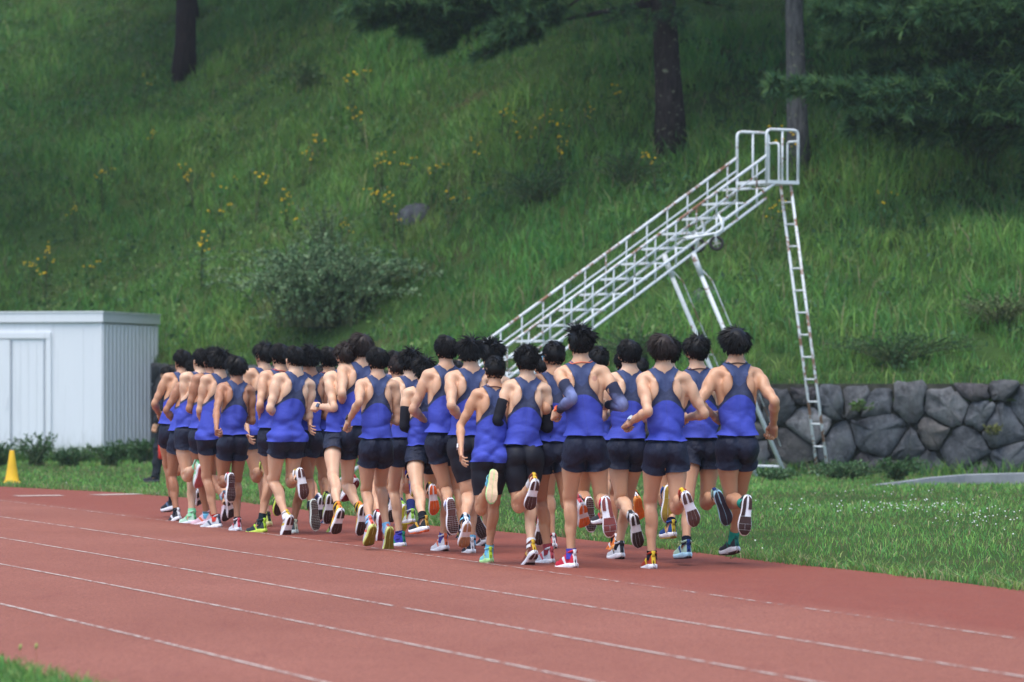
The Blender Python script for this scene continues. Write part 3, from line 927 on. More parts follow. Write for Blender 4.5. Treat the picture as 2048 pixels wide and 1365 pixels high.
def line_mat(name, cover):
    t = NT(name); o = t.coord()
    w = t.noise(5, 5, o, .7); w2 = t.noise(60, 3, o)
    m = t.ramp(t.math('ADD', t.math('MULTIPLY', w, .75), t.math('MULTIPLY', w2, .25)), [(cover, (0, 0, 0)), (cover + .10, (1, 1, 1))])
    t.col((.52, .43, .37)).rough(.8, .2)
    tr = t.n('ShaderNodeBsdfTransparent'); mx = t.n('ShaderNodeMixShader')          # bare rubber shows where the paint has worn off
    t.l(m, mx.inputs[0]); t.l(tr.outputs[0], mx.inputs[1]); t.l(t.b.outputs[0], mx.inputs[2]); t.l(mx.outputs[0], t.t.nodes['Material Output'].inputs['Surface'])
    return t.m
LM = {'a': line_mat('faded_paint', .47), 'b': line_mat('worn_paint', .42)}
def strip(name, X, Y, w, mat, z=.008):
    X = np.asarray(X); Y = np.asarray(Y); T = np.gradient(np.stack([X, Y], 1), axis=0); T /= np.linalg.norm(T, axis=1)[:, None]
    N = np.stack([-T[:, 1], T[:, 0]], 1) * w / 2; P = np.stack([X, Y], 1); n = len(X)
    V = np.concatenate([np.c_[P + N, np.full(n, z)], np.c_[P - N, np.full(n, z)]])
    o = obj(name, mesh_np(name, V, [(i, n + i, n + i + 1, i + 1) for i in range(n - 1)]), mat)
    return o
for nm, fn in LINES.items():
    Y = np.linspace(8, 58 if nm in 'ab' else 50, 120); o = strip('lane_line', fn(Y), Y, .029, LM['a' if nm in 'a' else 'b']); tag(o, kind='structure')
for (x0, y0, x1, y1) in ((30, 993.5, 124, 992.5), (190, 991.5, 342, 988)):
    A, B = ground(x0, y0), ground(x1, y1); t_ = np.linspace(0, 1, 12)
    o = strip('marker_line', A[0] + (B[0] - A[0]) * t_, A[1] + (B[1] - A[1]) * t_, .30, line_mat('fresh_paint', .25), .009); tag(o, kind='structure')

# ------------------------------------------------------------------ retaining wall line and hillside
WALL = np.array([(24., 58.0), (9.5, 60.0), (3.6, 60.6), (1.2, 62.2), (-3.5, 69.5), (-7.5, 74.5), (-12, 76.5), (-40, 80)])
WL = np.concatenate([[0], np.cumsum(np.linalg.norm(np.diff(WALL, axis=0), axis=1))])
def wall_pt(u): return np.stack([np.interp(u, WL, WALL[:, 0]), np.interp(u, WL, WALL[:, 1])], -1)
def wall_h(X): return np.interp(X, [-9, -4, 2, 30], [1.78, 1.74, 1.40, 1.40])
_o = np.argsort(WALL[:, 0])
def wall_y(X): return np.interp(X, WALL[_o, 0], WALL[_o, 1])
def hill_z(X, Y):
    d = np.maximum(0, Y - wall_y(X) - .25)
    z = wall_h(X) + .02 + .395 * d - .0012 * d * d * (d < 80) - 7.68 * 0
    z = np.where(d >= 80, wall_h(X) + .395 * 80 - .0012 * 6400 + .12 * (d - 80), z)
    b = sm(.0, 3.0, d)
    return z + b * (.45 * fbm(X * .16, Y * .16, 21) + .16 * fbm(X * .6, Y * .6, 22)) + .05 * fbm(X * 1.7, Y * 1.7, 23) * sm(0, 1, d)
def px_hill(x, y):
    o, d = np.array([0, 0, CAMH]), np.array([(x - CX) / F, 1.0, -(y - HY) / F])
    Y = np.linspace(58, 220, 3000); P = o + Y[:, None] * d
    b = hill_z(P[:, 0], Y) > P[:, 2]; b &= Y > wall_y(P[:, 0]) + .2
    i = np.argmax(b); return P[i]

hx = np.concatenate([np.linspace(-120, -14, 30), np.linspace(-13, 13, 110), np.linspace(14, 120, 30)])
hd = np.concatenate([[-.02, .22, .3, .45, .6], np.linspace(.8, 34, 110), np.linspace(36, 200, 36)])
X, D = np.meshgrid(hx, hd); Yh = wall_y(X) + D
V = np.stack([X, Yh, hill_z(X, Yh)], -1); V[0, :, 2] -= .30; V = V.reshape(-1, 3); nx = len(hx)
fq = np.array([(j * nx + i, j * nx + i + 1, (j + 1) * nx + i + 1, (j + 1) * nx + i) for j in range(len(hd) - 1) for i in range(nx - 1)])
def hill_mat():
    t = NT('hill_soil'); o = t.coord()
    f = t.noise(.5, 5, o); g = t.noise(9, 4, o)
    c = t.ramp(f, [(.3, (.030, .070, .016)), (.55, (.050, .100, .022)), (.75, (.090, .085, .034))])
    t.col(t.mix(t.math('MULTIPLY', g, .6), c, (.018, .026, .009))).rough(.95, .1).bump(g, .08, .7)
    return t.m
hill = obj('hillside', mesh_np('hillside', V, fq), hill_mat()); tag(hill, kind='structure')

# ------------------------------------------------------------------ grass
def grass_mat(name):
    t = NT(name)
    c = t.n('ShaderNodeAttribute', attribute_name='col').outputs['Color']
    t.col(c).rough(.60, .25)
    tr = t.n('ShaderNodeBsdfTranslucent'); t.l(c, tr.inputs['Color'])
    mx = t.n('ShaderNodeMixShader'); mx.inputs[0].default_value = .28
    out = t.t.nodes['Material Output']
    t.l(t.b.outputs[0], mx.inputs[1]); t.l(tr.outputs[0], mx.inputs[2]); t.l(mx.outputs[0], out.inputs['Surface'])
    return t.m
M_GRASS = grass_mat('grass_blades'); M_LEAF = grass_mat('leaves')

def blades(name, P, H, W, bend, cols, seed, tip=None, segs=2):
    """one curved, tapered blade per root point"""
    r = np.random.default_rng(seed); n = len(P)
    az = r.uniform(0, 6.283, n); dirx = np.stack([np.cos(az), np.sin(az), np.zeros(n)], 1)
    fa = r.uniform(0, 6.283, n); side = np.stack([np.cos(fa), np.sin(fa), np.zeros(n)], 1)
    up = np.array([0, 0, 1.0]); Vs = []
    for k in range(segs + 1):
        t = k / segs; c = P + up * (H * t * (1 - .25 * bend * t))[:, None] + dirx * (H * bend * t * t)[:, None]
        if k == segs: Vs.append(c)
        else:
            w = (W * (1 - .45 * t))[:, None] / 2; Vs += [c - side * w, c + side * w]
    m = len(Vs); V = np.stack(Vs, 1).reshape(-1, 3)
    b = np.arange(n)[:, None] * m; quads = [b + np.array([[2 * k, 2 * k + 1, 2 * k + 3, 2 * k + 2]]) for k in range(segs - 1)]
    tri = b + np.array([[2 * (segs - 1), 2 * (segs - 1) + 1, m - 1]])
    fs = ([np.concatenate(quads)] if quads else []) + [tri]
    me = mesh_np(name, V, fs, smooth=False)
    cc = np.repeat(cols[:, None, :], m, 1)
    if tip is not None: cc[:, -1] = cc[:, -1] * .4 + tip * .6
    setcol(me, 'col', cc.reshape(-1, 3))
    o = obj(name, me, M_GRASS)
    return o

def pick(n, palette, wts, r):
    return np.array(palette)[r.choice(len(palette), n, p=np.array(wts) / sum(wts))] * r.uniform(.75, 1.3, (n, 1))

GREENS = [(.115, .250, .046), (.082, .205, .050), (.170, .280, .052), (.060, .160, .048), (.215, .280, .078), (.29, .27, .12)]
# hillside grass: tufts of long arching blades, in patches of differing height and hue
r = np.random.default_rng(31)
nt = 26000
tx = r.uniform(-16, 16, nt); td = r.beta(1.0, 1.15, nt) * 34 + .25
ty = wall_y(tx) + td
vis = np.abs(tx / ty) < .142
tx, ty, td = tx[vis], ty[vis], td[vis]
patch = fbm(tx * .35, ty * .35, 41); patch2 = fbm(tx * .9, ty * .9, 42)
nb = 10; n = len(tx) * nb
th = np.repeat(.30 + .30 * patch + .16 * patch2, nb) * r.uniform(.5, 1.35, n) * np.repeat(np.clip(.45 + td / 3, .45, 1.05), nb)
th *= np.repeat(.35 + .65 * sm(-.55, -.25, fbm(tx * .55, ty * .55, 47)), nb); th = np.clip(th, .05, 1.0)
rad = np.repeat(r.uniform(.05, .26, len(tx)), nb)
a = r.uniform(0, 6.283, n); q = np.sqrt(r.uniform(0, 1, n))
bx = np.repeat(tx, nb) + rad * q * np.cos(a); by = np.repeat(ty, nb) + rad * q * np.sin(a)
P = np.stack([bx, by, hill_z(bx, by) - .02], 1)
hue = np.repeat(patch2 * .7 + .5 * patch, nb)
cb = pick(n, GREENS, [5, 4, 4, 3, 1.6, .5], r)
tuft = np.repeat(pick(len(tx), GREENS, [5, 4, 5, 3, 2.2, .35], r), nb, 0)
cols = cb * .35 + tuft * .65
cols *= (1 + .55 * hue)[:, None]; cols[:, 0] *= .88 + .30 * np.repeat(fbm(tx * .22, ty * .22, 44), nb)
straw = r.uniform(0, 1, n) < .02
cols[straw] = np.array([.22, .20, .10]) * r.uniform(.6, 1.1, (straw.sum(), 1)); th[straw] *= 1.5
o = blades('hill_grass', P, th, r.uniform(.011, .030, n), r.uniform(.15, .85, n), cols, 51)
tag(o, 'long wild grass covering the hillside above the stone wall', 'grass', kind='stuff')
# broad-leaved weeds among the grass
nw = 2600; wx = r.uniform(-16, 16, nw); wd = r.beta(1, 1.15, nw) * 34 + .2; wy = wall_y(wx) + wd
k = (np.abs(wx / wy) < .142) & (fbm(wx * .7, wy * .7, 48) > -.05); wx, wy = wx[k], wy[k]; nl = 16; n = len(wx) * nl
size = np.repeat(r.uniform(.10, .30, len(wx)), nl)
c = np.stack([np.repeat(wx, nl), np.repeat(wy, nl)], 1) + r.normal(0, 1, (n, 2)) * size[:, None] * .8
P = np.stack([c[:, 0], c[:, 1], hill_z(c[:, 0], c[:, 1]) + r.uniform(.05, 1.0, n) * size * 1.6], 1)
d = r.normal(0, 1, (n, 3)) + np.array([0, 0, .5]); d /= np.linalg.norm(d, axis=1)[:, None]
sd_ = np.cross(d, r.normal(0, 1, (n, 3)) + np.array([0, 0, 1.5])); sd_ /= np.linalg.norm(sd_, axis=1)[:, None]
L = (r.uniform(.05, .13, n))[:, None]; Wd = L * r.uniform(.3, .6, (n, 1))
V = np.stack([P, P + d * L * .45 - sd_ * Wd / 2, P + d * L, P + d * L * .45 + sd_ * Wd / 2], 1).reshape(-1, 3)
wc_ = np.repeat(pick(len(wx), [(.060, .150, .046), (.045, .115, .045), (.11, .20, .05), (.085, .135, .06), (.15, .21, .07)], [4, 4, 2, 2, 1], r), nl, 0) * r.uniform(.7, 1.3, (n, 1))
me = mesh_np('hill_weeds', V, np.arange(n * 4).reshape(-1, 4), smooth=False); setcol(me, 'col', np.repeat(wc_, 4, 0))
o = obj('hill_weeds', me, M_LEAF); tag(o, 'broad-leaved weeds mixed into the hillside grass', 'weeds', kind='stuff')

# outer lawn: short grass between track and wall
r = np.random.default_rng(32)
n = 200000
Y = 20 + 56 * r.beta(1.3, 1.25, n); X = r.uniform(-11.5, 11, n)
k = (X > edge_x(Y) - .06 + .16 * fbm(Y * 1.7, X * 1.7, 61) * 1.0) & (Y < wall_y(X) + .1) & (np.abs(X / Y) < .140)
X, Y = X[k], Y[k]; n = len(X)
pt = fbm(X * .5, Y * .25, 62); pt2 = fbm(X * 1.8, Y * .9, 63)
dist = np.clip((X - edge_x(Y)) / .7, 0, 1); toe = np.clip((wall_y(X) - Y) / 1.2, 0, 1)
h = (.045 + .022 * pt + .02 * pt2 + .02 * (1 - toe)) * r.uniform(.6, 1.5, n) * (.75 + .35 * dist)
LAWN = [(.115, .280, .058), (.090, .245, .062), (.160, .295, .058), (.215, .285, .080), (.31, .28, .14)]
cols = pick(n, LAWN, [5, 4, 5, 2.4, .9], r) * (1.06 + .34 * pt + .26 * pt2)[:, None]
dry = r.uniform(0, 1, n) < .55 * (1 - dist) + .05 + .12 * (pt < -.25)
cols[dry] = np.array([.20, .165, .085]) * r.uniform(.6, 1.2, (dry.sum(), 1))
o = blades('lawn_grass', np.stack([X, Y, np.full(n, -.004)], 1), np.clip(h, .02, .2), r.uniform(.006, .013, n) * (Y / 40), r.uniform(.2, .9, n), cols, 52)
tag(o, 'short mown grass between the running track and the stone wall', 'grass', kind='stuff')

# ragged taller grass along the track edge and the infield corner near the camera
r = np.random.default_rng(33); n = 9000
Y = r.uniform(22, 60, n); X = edge_x(Y) + np.abs(r.normal(0, .16, n)) - .05 + .10 * fbm(Y * 1.1, Y * 0, 64)
cols = pick(n, LAWN, [3, 3, 4, 3, 3], r)
o = blades('edge_grass', np.stack([X, Y, np.zeros(n)], 1), r.uniform(.04, .13, n), r.uniform(.006, .012, n), r.uniform(.4, 1.3, n), cols, 53)
tag(o, 'ragged pale grass hanging over the outer track edge', 'grass', kind='stuff')
n = 9000
Y = r.uniform(12, 26, n); X = inner_x(Y) - np.abs(r.normal(0, .5, n)) + .05
cols = pick(n, LAWN, [5, 4, 4, 2, .6], r) * 1.1
o = blades('infield_grass', np.stack([X, Y, np.zeros(n)], 1), r.uniform(.03, .085, n), r.uniform(.005, .010, n), r.uniform(.3, 1.0, n), cols, 54)
tag(o, 'clump of short infield grass at the inner edge of the track', 'grass', kind='stuff')
# ------------------------------------------------------------------ stone retaining wall: every boulder a piece of its own
def stone_mat(i):
    t = NT('boulder'); o = t.coord('Generated'); r = np.random.default_rng(i)
    oo = t.coord(); base = [(.185, .195, .212), (.140, .148, .162), (.245, .245, .250), (.172, .150, .156), (.215, .196, .180)][i % 5]
    oi = t.n('ShaderNodeObjectInfo').outputs['Random']
    oo = t.scale(oo, (1, 1, .7)); f = t.noise(4.5, 8, oo, .72); g = t.noise(22, 6, oo, .75); m = t.noise(2.2, 4, oo)
    c = t.ramp(f, [(.33, tuple(v * .32 for v in base)), (.5, base), (.66, tuple(v * 1.8 for v in base))])
    c = t.mix(t.ramp(g, [(.55, (0, 0, 0)), (.75, (.6, .6, .6))]), c, (.26, .27, .25))
    c = t.mix(t.ramp(m, [(.56, (0, 0, 0)), (.70, (.55, .55, .55))]), c, (.050, .062, .036))
    c = t.mix(t.math('MULTIPLY', oi, .65), c, (.040, .040, .046))
    t.col(c).rough(.9, .2).bump(t.math('ADD', f, t.math('MULTIPLY', g, .5)), .13, .9)
    return t.m
STONES = [stone_mat(i) for i in range(5)]
def clip_poly(poly, n, c):
    out = []
    for i in range(len(poly)):
        a, b = poly[i - 1], poly[i]; da, db = a @ n - c, b @ n - c
        if (da < 0) != (db < 0): out.append(a + (b - a) * (da / (da - db)))
        if db < 0: out.append(b)
    return out
wall = empty('stone_wall', tuple(np.append(wall_pt(16.0), 0)), 'old dry stone retaining wall of grey boulders below the grassy hillside', 'wall')
wo = np.append(wall_pt(16.0), 0)
U0, U1 = 12.0, 42.0
r = np.random.default_rng(77)
us = []
for _ in range(9000):                                           # scattered boulder centres, larger and smaller mixed, taller than wide
    u = r.uniform(U0, U1); H = float(wall_h(wall_pt(u)[0])); v = r.uniform(-.05, H - .03); md = r.choice([.30, .42, .54, .68], p=[.25, .3, .25, .2])
    if all(((u - q[0]) / .92) ** 2 + ((v - q[1]) * .86) ** 2 > (max(md, q[2]) * .5 + min(md, q[2]) * .5) ** 2 for q in us if abs(q[0] - u) < 1): us.append((u, v, md))
us = [q[:2] for q in us]
us = np.array(us)
def wall_frame(u):
    p = wall_pt(u); t = wall_pt(u + .05) - wall_pt(u - .05); t = t / np.linalg.norm(t)
    return p, t, np.array([-t[1], t[0]])
for i, c in enumerate(us):
    H = float(wall_h(wall_pt(c[0])[0])) + r.uniform(-.09, .05)
    poly = [np.array(q) for q in ((c[0] - 1.5, -.12), (c[0] + 1.5, -.12), (c[0] + 1.5, H), (c[0] - 1.5, H))]
    for j, o in enumerate(us):
        if j == i or abs(o[0] - c[0]) > 2.2: continue
        dd = o - c; w = .5 + .07 * math.sin(i * 3.7) - .07 * math.sin(j * 3.7)
        nn = dd / np.linalg.norm(dd); poly = clip_poly(poly, nn, nn @ (c + dd * w))
        if len(poly) < 3: break
    if len(poly) < 3: continue
    P = np.array(poly); cen = P.mean(0)
    ext = P.max(0) - P.min(0)
    if ext.min() < .12: continue
    P = cen + (P - cen) * (1 - .007 / np.maximum(.1, np.linalg.norm(P - cen, axis=1)))[:, None]
    for it in range(1):                                        # break the corners
        a, b = P, np.roll(P, -1, 0); P = np.stack([a * .86 + b * .14, a * .14 + b * .86], 1).reshape(-1, 2)
    if len(P) > 26: P = P[::2]
    P = np.stack([P, (P + np.roll(P, -1, 0)) / 2], 1).reshape(-1, 2) if len(P) < 14 else P
    P = P + r.normal(0, .014, P.shape); m = len(P)
    bulge = r.uniform(.05, .13); tilt = r.normal(0, .13, 2)
    rings = []
    for f, dpt in ((1.0, -.12), (1.0, bulge * .25), (.93, bulge * .80), (.62, bulge * 1.0)):
        Q = cen + (P - cen) * f
        dp = dpt + (Q - cen) @ tilt * (dpt > 0) + r.normal(0, .020, m) * (dpt > 0)
        fr = [wall_frame(q[0]) for q in Q]
        rings.append(np.array([[p[0] - nn[0] * 0 + nrm[0] * e, p[1] + nrm[1] * e, q[1]] for q, e, (p, nn, nrm) in zip(Q, dp, fr)]))
    p, tt, nrm = wall_frame(cen[0]); e = bulge * 1.05
    V = np.concatenate(rings + [[np.array([p[0] + nrm[0] * e, p[1] + nrm[1] * e, cen[1]])]])
    Fc = [(k * m + a, k * m + (a + 1) % m, (k + 1) * m + (a + 1) % m, (k + 1) * m + a) for k in range(3) for a in range(m)] + [(3 * m + a, 3 * m + (a + 1) % m, 4 * m) for a in range(m)]
    loc = np.append(p, cen[1])
    o = obj('stone', mesh_np('stone', V - loc, Fc), STONES[int(r.integers(5))], wall); o.location = tuple(loc - wo)
# earth packed behind the stones
uu = np.linspace(2, 60, 117); p = wall_pt(uu); Hh = wall_h(p[:, 0])
fr = [wall_frame(u)[2] for u in uu]; nr_ = np.array(fr)
A = np.c_[p - nr_ * .01, np.full(len(uu), -.2)]; B = np.c_[p - nr_ * .01, Hh - .02]; Cc = np.c_[p - nr_ * .5, Hh - .02]
V = np.concatenate([A, B, Cc]) - wo; k = len(uu)
earth = NT('packed_earth'); f = earth.noise(8, 5, earth.coord()); earth.col(earth.ramp(f, [(.3, (.016, .018, .014)), (.7, (.045, .046, .036))])).rough(.95, .1)
obj('backing', mesh_np('backing', V, [(q * k + i, q * k + i + 1, (q + 1) * k + i + 1, (q + 1) * k + i) for q in (0, 1) for i in range(k - 1)]), earth.m, wall)

# ------------------------------------------------------------------ low concrete kerb at the foot of the wall
conc = NT('concrete'); oo = conc.coord(); f = conc.noise(3, 6, oo, .65)
conc.col(conc.ramp(f, [(.3, (.16, .17, .18)), (.7, (.28, .29, .30))])).rough(.9, .2).bump(conc.noise(40, 4, oo), .01, .5)
pts = [ground(x, y) for x, y in ((1745, 971), (1800, 971), (1860, 970), (1930, 969), (2000, 969), (2060, 970), (2200, 974), (2500, 985))]
hs = [.006, .05, .10, .135, .150, .165, .18, .18]
mb = MB(); V = []
for p, h in zip(pts, hs): V += [p + [0, 0, -.05], p + [0, .01, h - .012], p + [0, .022, h], p + [0, .16, h], p + [0, .16, -.05]]
V = np.array(V); Fc = [(i * 5 + j, (i + 1) * 5 + j, (i + 1) * 5 + j + 1, i * 5 + j + 1) for i in range(len(pts) - 1) for j in range(4)]
o = obj('kerb', mesh_np('kerb', V, Fc, False), conc.m); tag(o, kind='structure')

# ------------------------------------------------------------------ white storage shed
def shed_mat(name, c1, c2):
    t = NT(name); o = t.coord(); f = t.noise(1.2, 5, t.scale(o, (1, 1, .35)), .6); g = t.noise(30, 3, t.scale(o, (1, 1, .15)))
    s = t.n('ShaderNodeSeparateXYZ'); t.l(o, s.inputs[0])
    dirt = t.ramp(t.math('ADD', s.outputs['Z'], t.math('MULTIPLY', g, .9)), [(.25, (1, 1, 1)), (.95, (.0, .0, .0))])
    strk = t.ramp(t.noise(5, 5, t.scale(o, (2.5, 2.5, .12)), .7), [(.55, (0, 0, 0)), (.75, (.6, .6, .6))])
    c = t.mix(f, c1, c2); c = t.mix(t.math('MULTIPLY', dirt, .55), c, (.26, .26, .21)); c = t.mix(t.math('MULTIPLY', strk, .5), c, (.40, .41, .40))
    t.col(c).rough(.45, .4)
    return t.m
M_SHED = shed_mat('white_sheet_steel', (.78, .79, .80), (.68, .70, .72)); M_SEAM = plain('seam_grey', (150, 158, 168), .5)
G0 = ground(203, 925); ang = math.radians(13.4)
ex = np.array([-math.cos(ang), math.sin(ang), 0]); ey = np.array([math.sin(ang), math.cos(ang), 0]); ez = np.array([0, 0, 1.0])
shed = empty('storage_shed', tuple(G0), 'white metal storage shed with a sliding door and ribbed side wall', 'shed')
SR = np.stack([ex, ey, ez], 1); W_, D_, Hs = 4.6, 3.1, 2.46
def sbox(mb, c, h): return mb.box(SR @ np.array(c), h, SR)
mb = MB(); sbox(mb, (W_ / 2, .03, Hs / 2), (W_ / 2, .02, Hs / 2)); mb.build('front_wall', M_SHED, shed)
mb = MB(); sbox(mb, (W_ / 2, D_ - .03, Hs / 2), (W_ / 2, .02, Hs / 2)); mb.build('back_wall', M_SHED, shed)
mb = MB(); sbox(mb, (W_ - .02, D_ / 2, Hs / 2), (.02, D_ / 2 - .055, Hs / 2)); mb.build('end_wall', M_SHED, shed)
sw = MB(); sbox(sw, (.03, D_ / 2, Hs / 2), (.012, D_ / 2 - .06, Hs / 2)); sw = sw.build('side_wall', M_SHED, shed)
for k in range(15):                                             # rolled ribs of the side sheet
    y = .08 + k * (D_ - .16) / 14
    rib = MB(); x0 = .018; prof = [(x0, y - .06), (x0 - .05, y - .045), (x0 - .05, y + .045), (x0, y + .06)]
    V = [SR @ np.array([a, b, z]) for z in (.05, Hs - .02) for a, b in prof]
    rib.add(V, [(0, 1, 5, 4), (1, 2, 6, 5), (2, 3, 7, 6)]); rib.build('rib', M_SHED, sw)
for k in range(4):                                              # front panel joints
    j = MB(); sbox(j, (.02 + .60 * k + .33, .008, Hs / 2), (.006, .004, Hs / 2 - .03)); j.build('panel_joint', M_SHED, shed)
mb = MB(); sbox(mb, (.015, .02, Hs / 2), (.022, .022, Hs / 2)); mb.build('corner_post', M_SHED, shed)
rf = MB(); sbox(rf, (W_ / 2, D_ / 2, Hs + .10), (W_ / 2 + .04, D_ / 2 + .04, .085)); rf = rf.build('roof', M_SHED, shed)
mb = MB(); sbox(mb, (W_ / 2, D_ / 2, Hs + .195), (W_ / 2 + .055, D_ / 2 + .055, .012)); mb.build('roof_lip', M_SHED, rf)
mb = MB(); sbox(mb, (W_ / 2, D_ / 2, Hs + .005), (W_ / 2 - .01, D_ / 2 - .01, .010)); mb.build('roof_gasket', M_SEAM, rf)
# sliding door: frame 0.95 m from the corner
door = MB(); sbox(door, (1.37, .000, 1.12), (.32, .012, 1.05)); door = door.build('door', M_SHED, shed)
for x in (1.37 - .30, 1.37 + .30):
    j = MB(); sbox(j, (x, -.016, 1.12), (.008, .004, 1.03)); j.build('door_edge', M_SEAM, door)
for k in range(3):
    j = MB(); sbox(j, (1.22 + .15 * k, -.015, 1.12), (.010, .003, 1.0)); j.build('door_rib', M_SHED, door)
door2 = MB(); sbox(door2, (2.02, -.018, 1.12), (.32, .012, 1.05)); door2 = door2.build('door', M_SHED, shed)
j = MB(); sbox(j, (1.76, -.036, 1.05), (.018, .006, .10)); j.build('handle', M_SHED, door2)
fr = MB(); sbox(fr, (.98, -.006, 1.13), (.045, .03, 1.13)); sbox(fr, (1.95, -.008, 2.24), (1.01, .034, .05)); sbox(fr, (1.95, -.006, .03), (1.01, .03, .03)); fr.build('door_frame', M_SHED, shed)

# ------------------------------------------------------------------ traffic cone
yel = NT('yellow_plastic'); f = yel.noise(6, 4, yel.coord()); yel.col(yel.ramp(f, [(.3, (.72, .40, .010)), (.7, (.84, .50, .016))])).rough(.5, .4)
g = ground(24, 967)
cone_o = empty('traffic_cone', tuple(g), 'plain yellow traffic cone on the grass in front of the shed', 'cone')
mb = MB(); a = np.linspace(0, 2 * np.pi, 29)[:-1]; zs = [(.02, .108), (.035, .104), (.05, .095), (.25, .062), (.44, .034), (.455, .030), (.455, .018), (.40, .020)]
V = np.concatenate([np.stack([rr_ * np.cos(a), rr_ * np.sin(a), np.full(28, z)], 1) for z, rr_ in zs])
mb.add(V, [(i * 28 + j, i * 28 + (j + 1) % 28, (i + 1) * 28 + (j + 1) % 28, (i + 1) * 28 + j) for i in range(len(zs) - 1) for j in range(28)])
mb.build('cone_body', yel.m, cone_o, smooth=True)
mb = MB(); q = np.linspace(0, 2 * np.pi, 33)[:-1]
sq = lambda rr_: np.stack([np.sign(np.cos(q)) * np.abs(np.cos(q)) ** .35 * rr_, np.sign(np.sin(q)) * np.abs(np.sin(q)) ** .35 * rr_], 1)
V = np.concatenate([np.c_[sq(rr_), np.full(32, z)] for rr_, z in ((.125, 0), (.128, .010), (.120, .022), (.09, .026))])
mb.add(V, [(i * 32 + j, i * 32 + (j + 1) % 32, (i + 1) * 32 + (j + 1) % 32, (i + 1) * 32 + j) for i in range(3) for j in range(32)] + [tuple(range(96, 128))])
mb.build('cone_base', yel.m, cone_o)

# ------------------------------------------------------------------ finish judges' stand: a white steel staircase on wheels
def paint_mat(name, rustiness):
    t = NT(name); o = t.coord()
    f = t.noise(3.2, 5, o, .7); g = t.noise(26, 4, o, .7)
    m = t.ramp(t.math('ADD', t.math('MULTIPLY', f, .7), t.math('MULTIPLY', g, .3)), [(rustiness, (0, 0, 0)), (rustiness + .05, (1, 1, 1))])
    c = t.mix(m, t.ramp(g, [(.3, (.60, .62, .62)), (.7, (.72, .74, .75))]), t.ramp(g, [(.35, (.13, .052, .024)), (.65, (.30, .15, .085))]))
    t.col(c).rough(.5, .4)
    return t.m
PAINT = paint_mat('white_paint', .565); RUSTY = paint_mat('rusty_paint', .505); DARK = plain('caster_rubber', (48, 46, 46), .8)
Co = np.array([4.27, 59.7, 0]); dn = np.array([-.83, -.55, 0]); dn /= np.linalg.norm(dn); wv = np.array([-.55, .83, 0]); wv /= np.linalg.norm(wv)
PW, PL, PZ = .73, .59, 4.38
stand = empty('judges_stand', tuple(Co), "white rusting steel judges' staircase stand on legs with railings and casters", 'staircase')
so_ = Co
tanA = .618
Q = lambda r_, w, z: Co + dn * r_ + wv * w + np.array([0, 0, z])           # run from the outer end, across, height
def part(name, mat, *bars, parent=None, rad=None):
    mb = MB()
    for b in bars:
        if rad: mb.tube(b, rad, 8)
        else: mb.bar(b[0], b[1], *b[2:])
    return mb.build(name, mat, stand if parent is None else parent, smooth=bool(rad), origin=so_)
def rounded(pts, rr=.09, n=5):
    out = [pts[0]]
    for a, b, c in zip(pts[:-2], pts[1:-1], pts[2:]):
        u = (a - b) / np.linalg.norm(a - b); v = (c - b) / np.linalg.norm(c - b)
        for t in np.linspace(0, 1, n): out.append((1 - t) ** 2 * (b + u * rr) + 2 * t * (1 - t) * b + t * t * (b + v * rr))
    return np.array(out + [pts[-1]])
for w in (0, PW):                                                # side hoops with a middle upright
    part('side_rail', PAINT, rounded([Q(0, w, PZ), Q(0, w, PZ + .78), Q(PL, w, PZ + .78), Q(PL, w, PZ)]), rad=.022)
    part('upright', PAINT, [Q(PL / 2, w, PZ), Q(PL / 2, w, PZ + .775)], rad=.017)
for w0, w1 in ((.0, .26), (PW - .26, PW)):                       # end rails either side of the ladder gap
    part('end_rail', PAINT, rounded([Q(.0, w0 if w0 == 0 else w1, PZ + .62), Q(.0, w1 if w0 == 0 else w0, PZ + .62), Q(.0, w1 if w0 == 0 else w0, PZ)], .06), rad=.017)
plat = part('platform', PAINT, (Q(0, .0, PZ), Q(PL, .0, PZ), .05, .05), (Q(0, PW, PZ), Q(PL, PW, PZ), .05, .05), (Q(0, 0, PZ), Q(0, PW, PZ), .05, .05), (Q(PL, 0, PZ), Q(PL, PW, PZ), .05, .05))
for k in range(6):
    part('slat', PAINT, (Q(.06 + k * .09, .03, PZ + .012), Q(.06 + k * .09, PW - .03, PZ + .012), .055, .012), parent=plat)
RUN_L = (PZ - .02) / tanA
zz = lambda r_: PZ - (r_ - PL) * tanA
for w in (0, PW):
    part('stringer', RUSTY if w else PAINT, [Q(PL - .15, w, zz(PL) - .02), Q(PL + RUN_L - .12, w, .03)], rad=.024)
    part('stringer', PAINT, [Q(PL - .0, w, zz(PL) - .24), Q(PL + RUN_L - .50, w, .03)], rad=.022)
    part('handrail', RUSTY, [Q(PL, w, PZ + .39), Q(PL + RUN_L - .3, w, zz(PL + RUN_L - .3) + .39)], rad=.022)
    part('handrail', PAINT, [Q(PL, w, PZ + .20), Q(PL + RUN_L - .3, w, zz(PL + RUN_L - .3) + .20)], rad=.014)
nstep = 18
for k in range(nstep):
    r0 = PL + .18 + k * (RUN_L - .4) / nstep; z0 = zz(r0)
    tr_ = part('tread', PAINT, (Q(r0, .02, z0), Q(r0, PW - .02, z0), .11, .016), (Q(r0 + .10, .02, z0 + .008), Q(r0 + .10, PW - .02, z0 + .008), .03, .035))
    for w in (.0, PW):
        part('step_bracket', PAINT, [Q(r0, w, z0 - .24), Q(r0, w, z0 + .02)], [Q(r0, w, z0 + .004), Q(r0 - .22, w, z0 + .004)], rad=.016, parent=tr_)
    for w in (0, PW):
        part('baluster', PAINT if k % 3 else RUSTY, [Q(r0, w, z0), Q(r0, w, z0 + .39)], rad=.013)
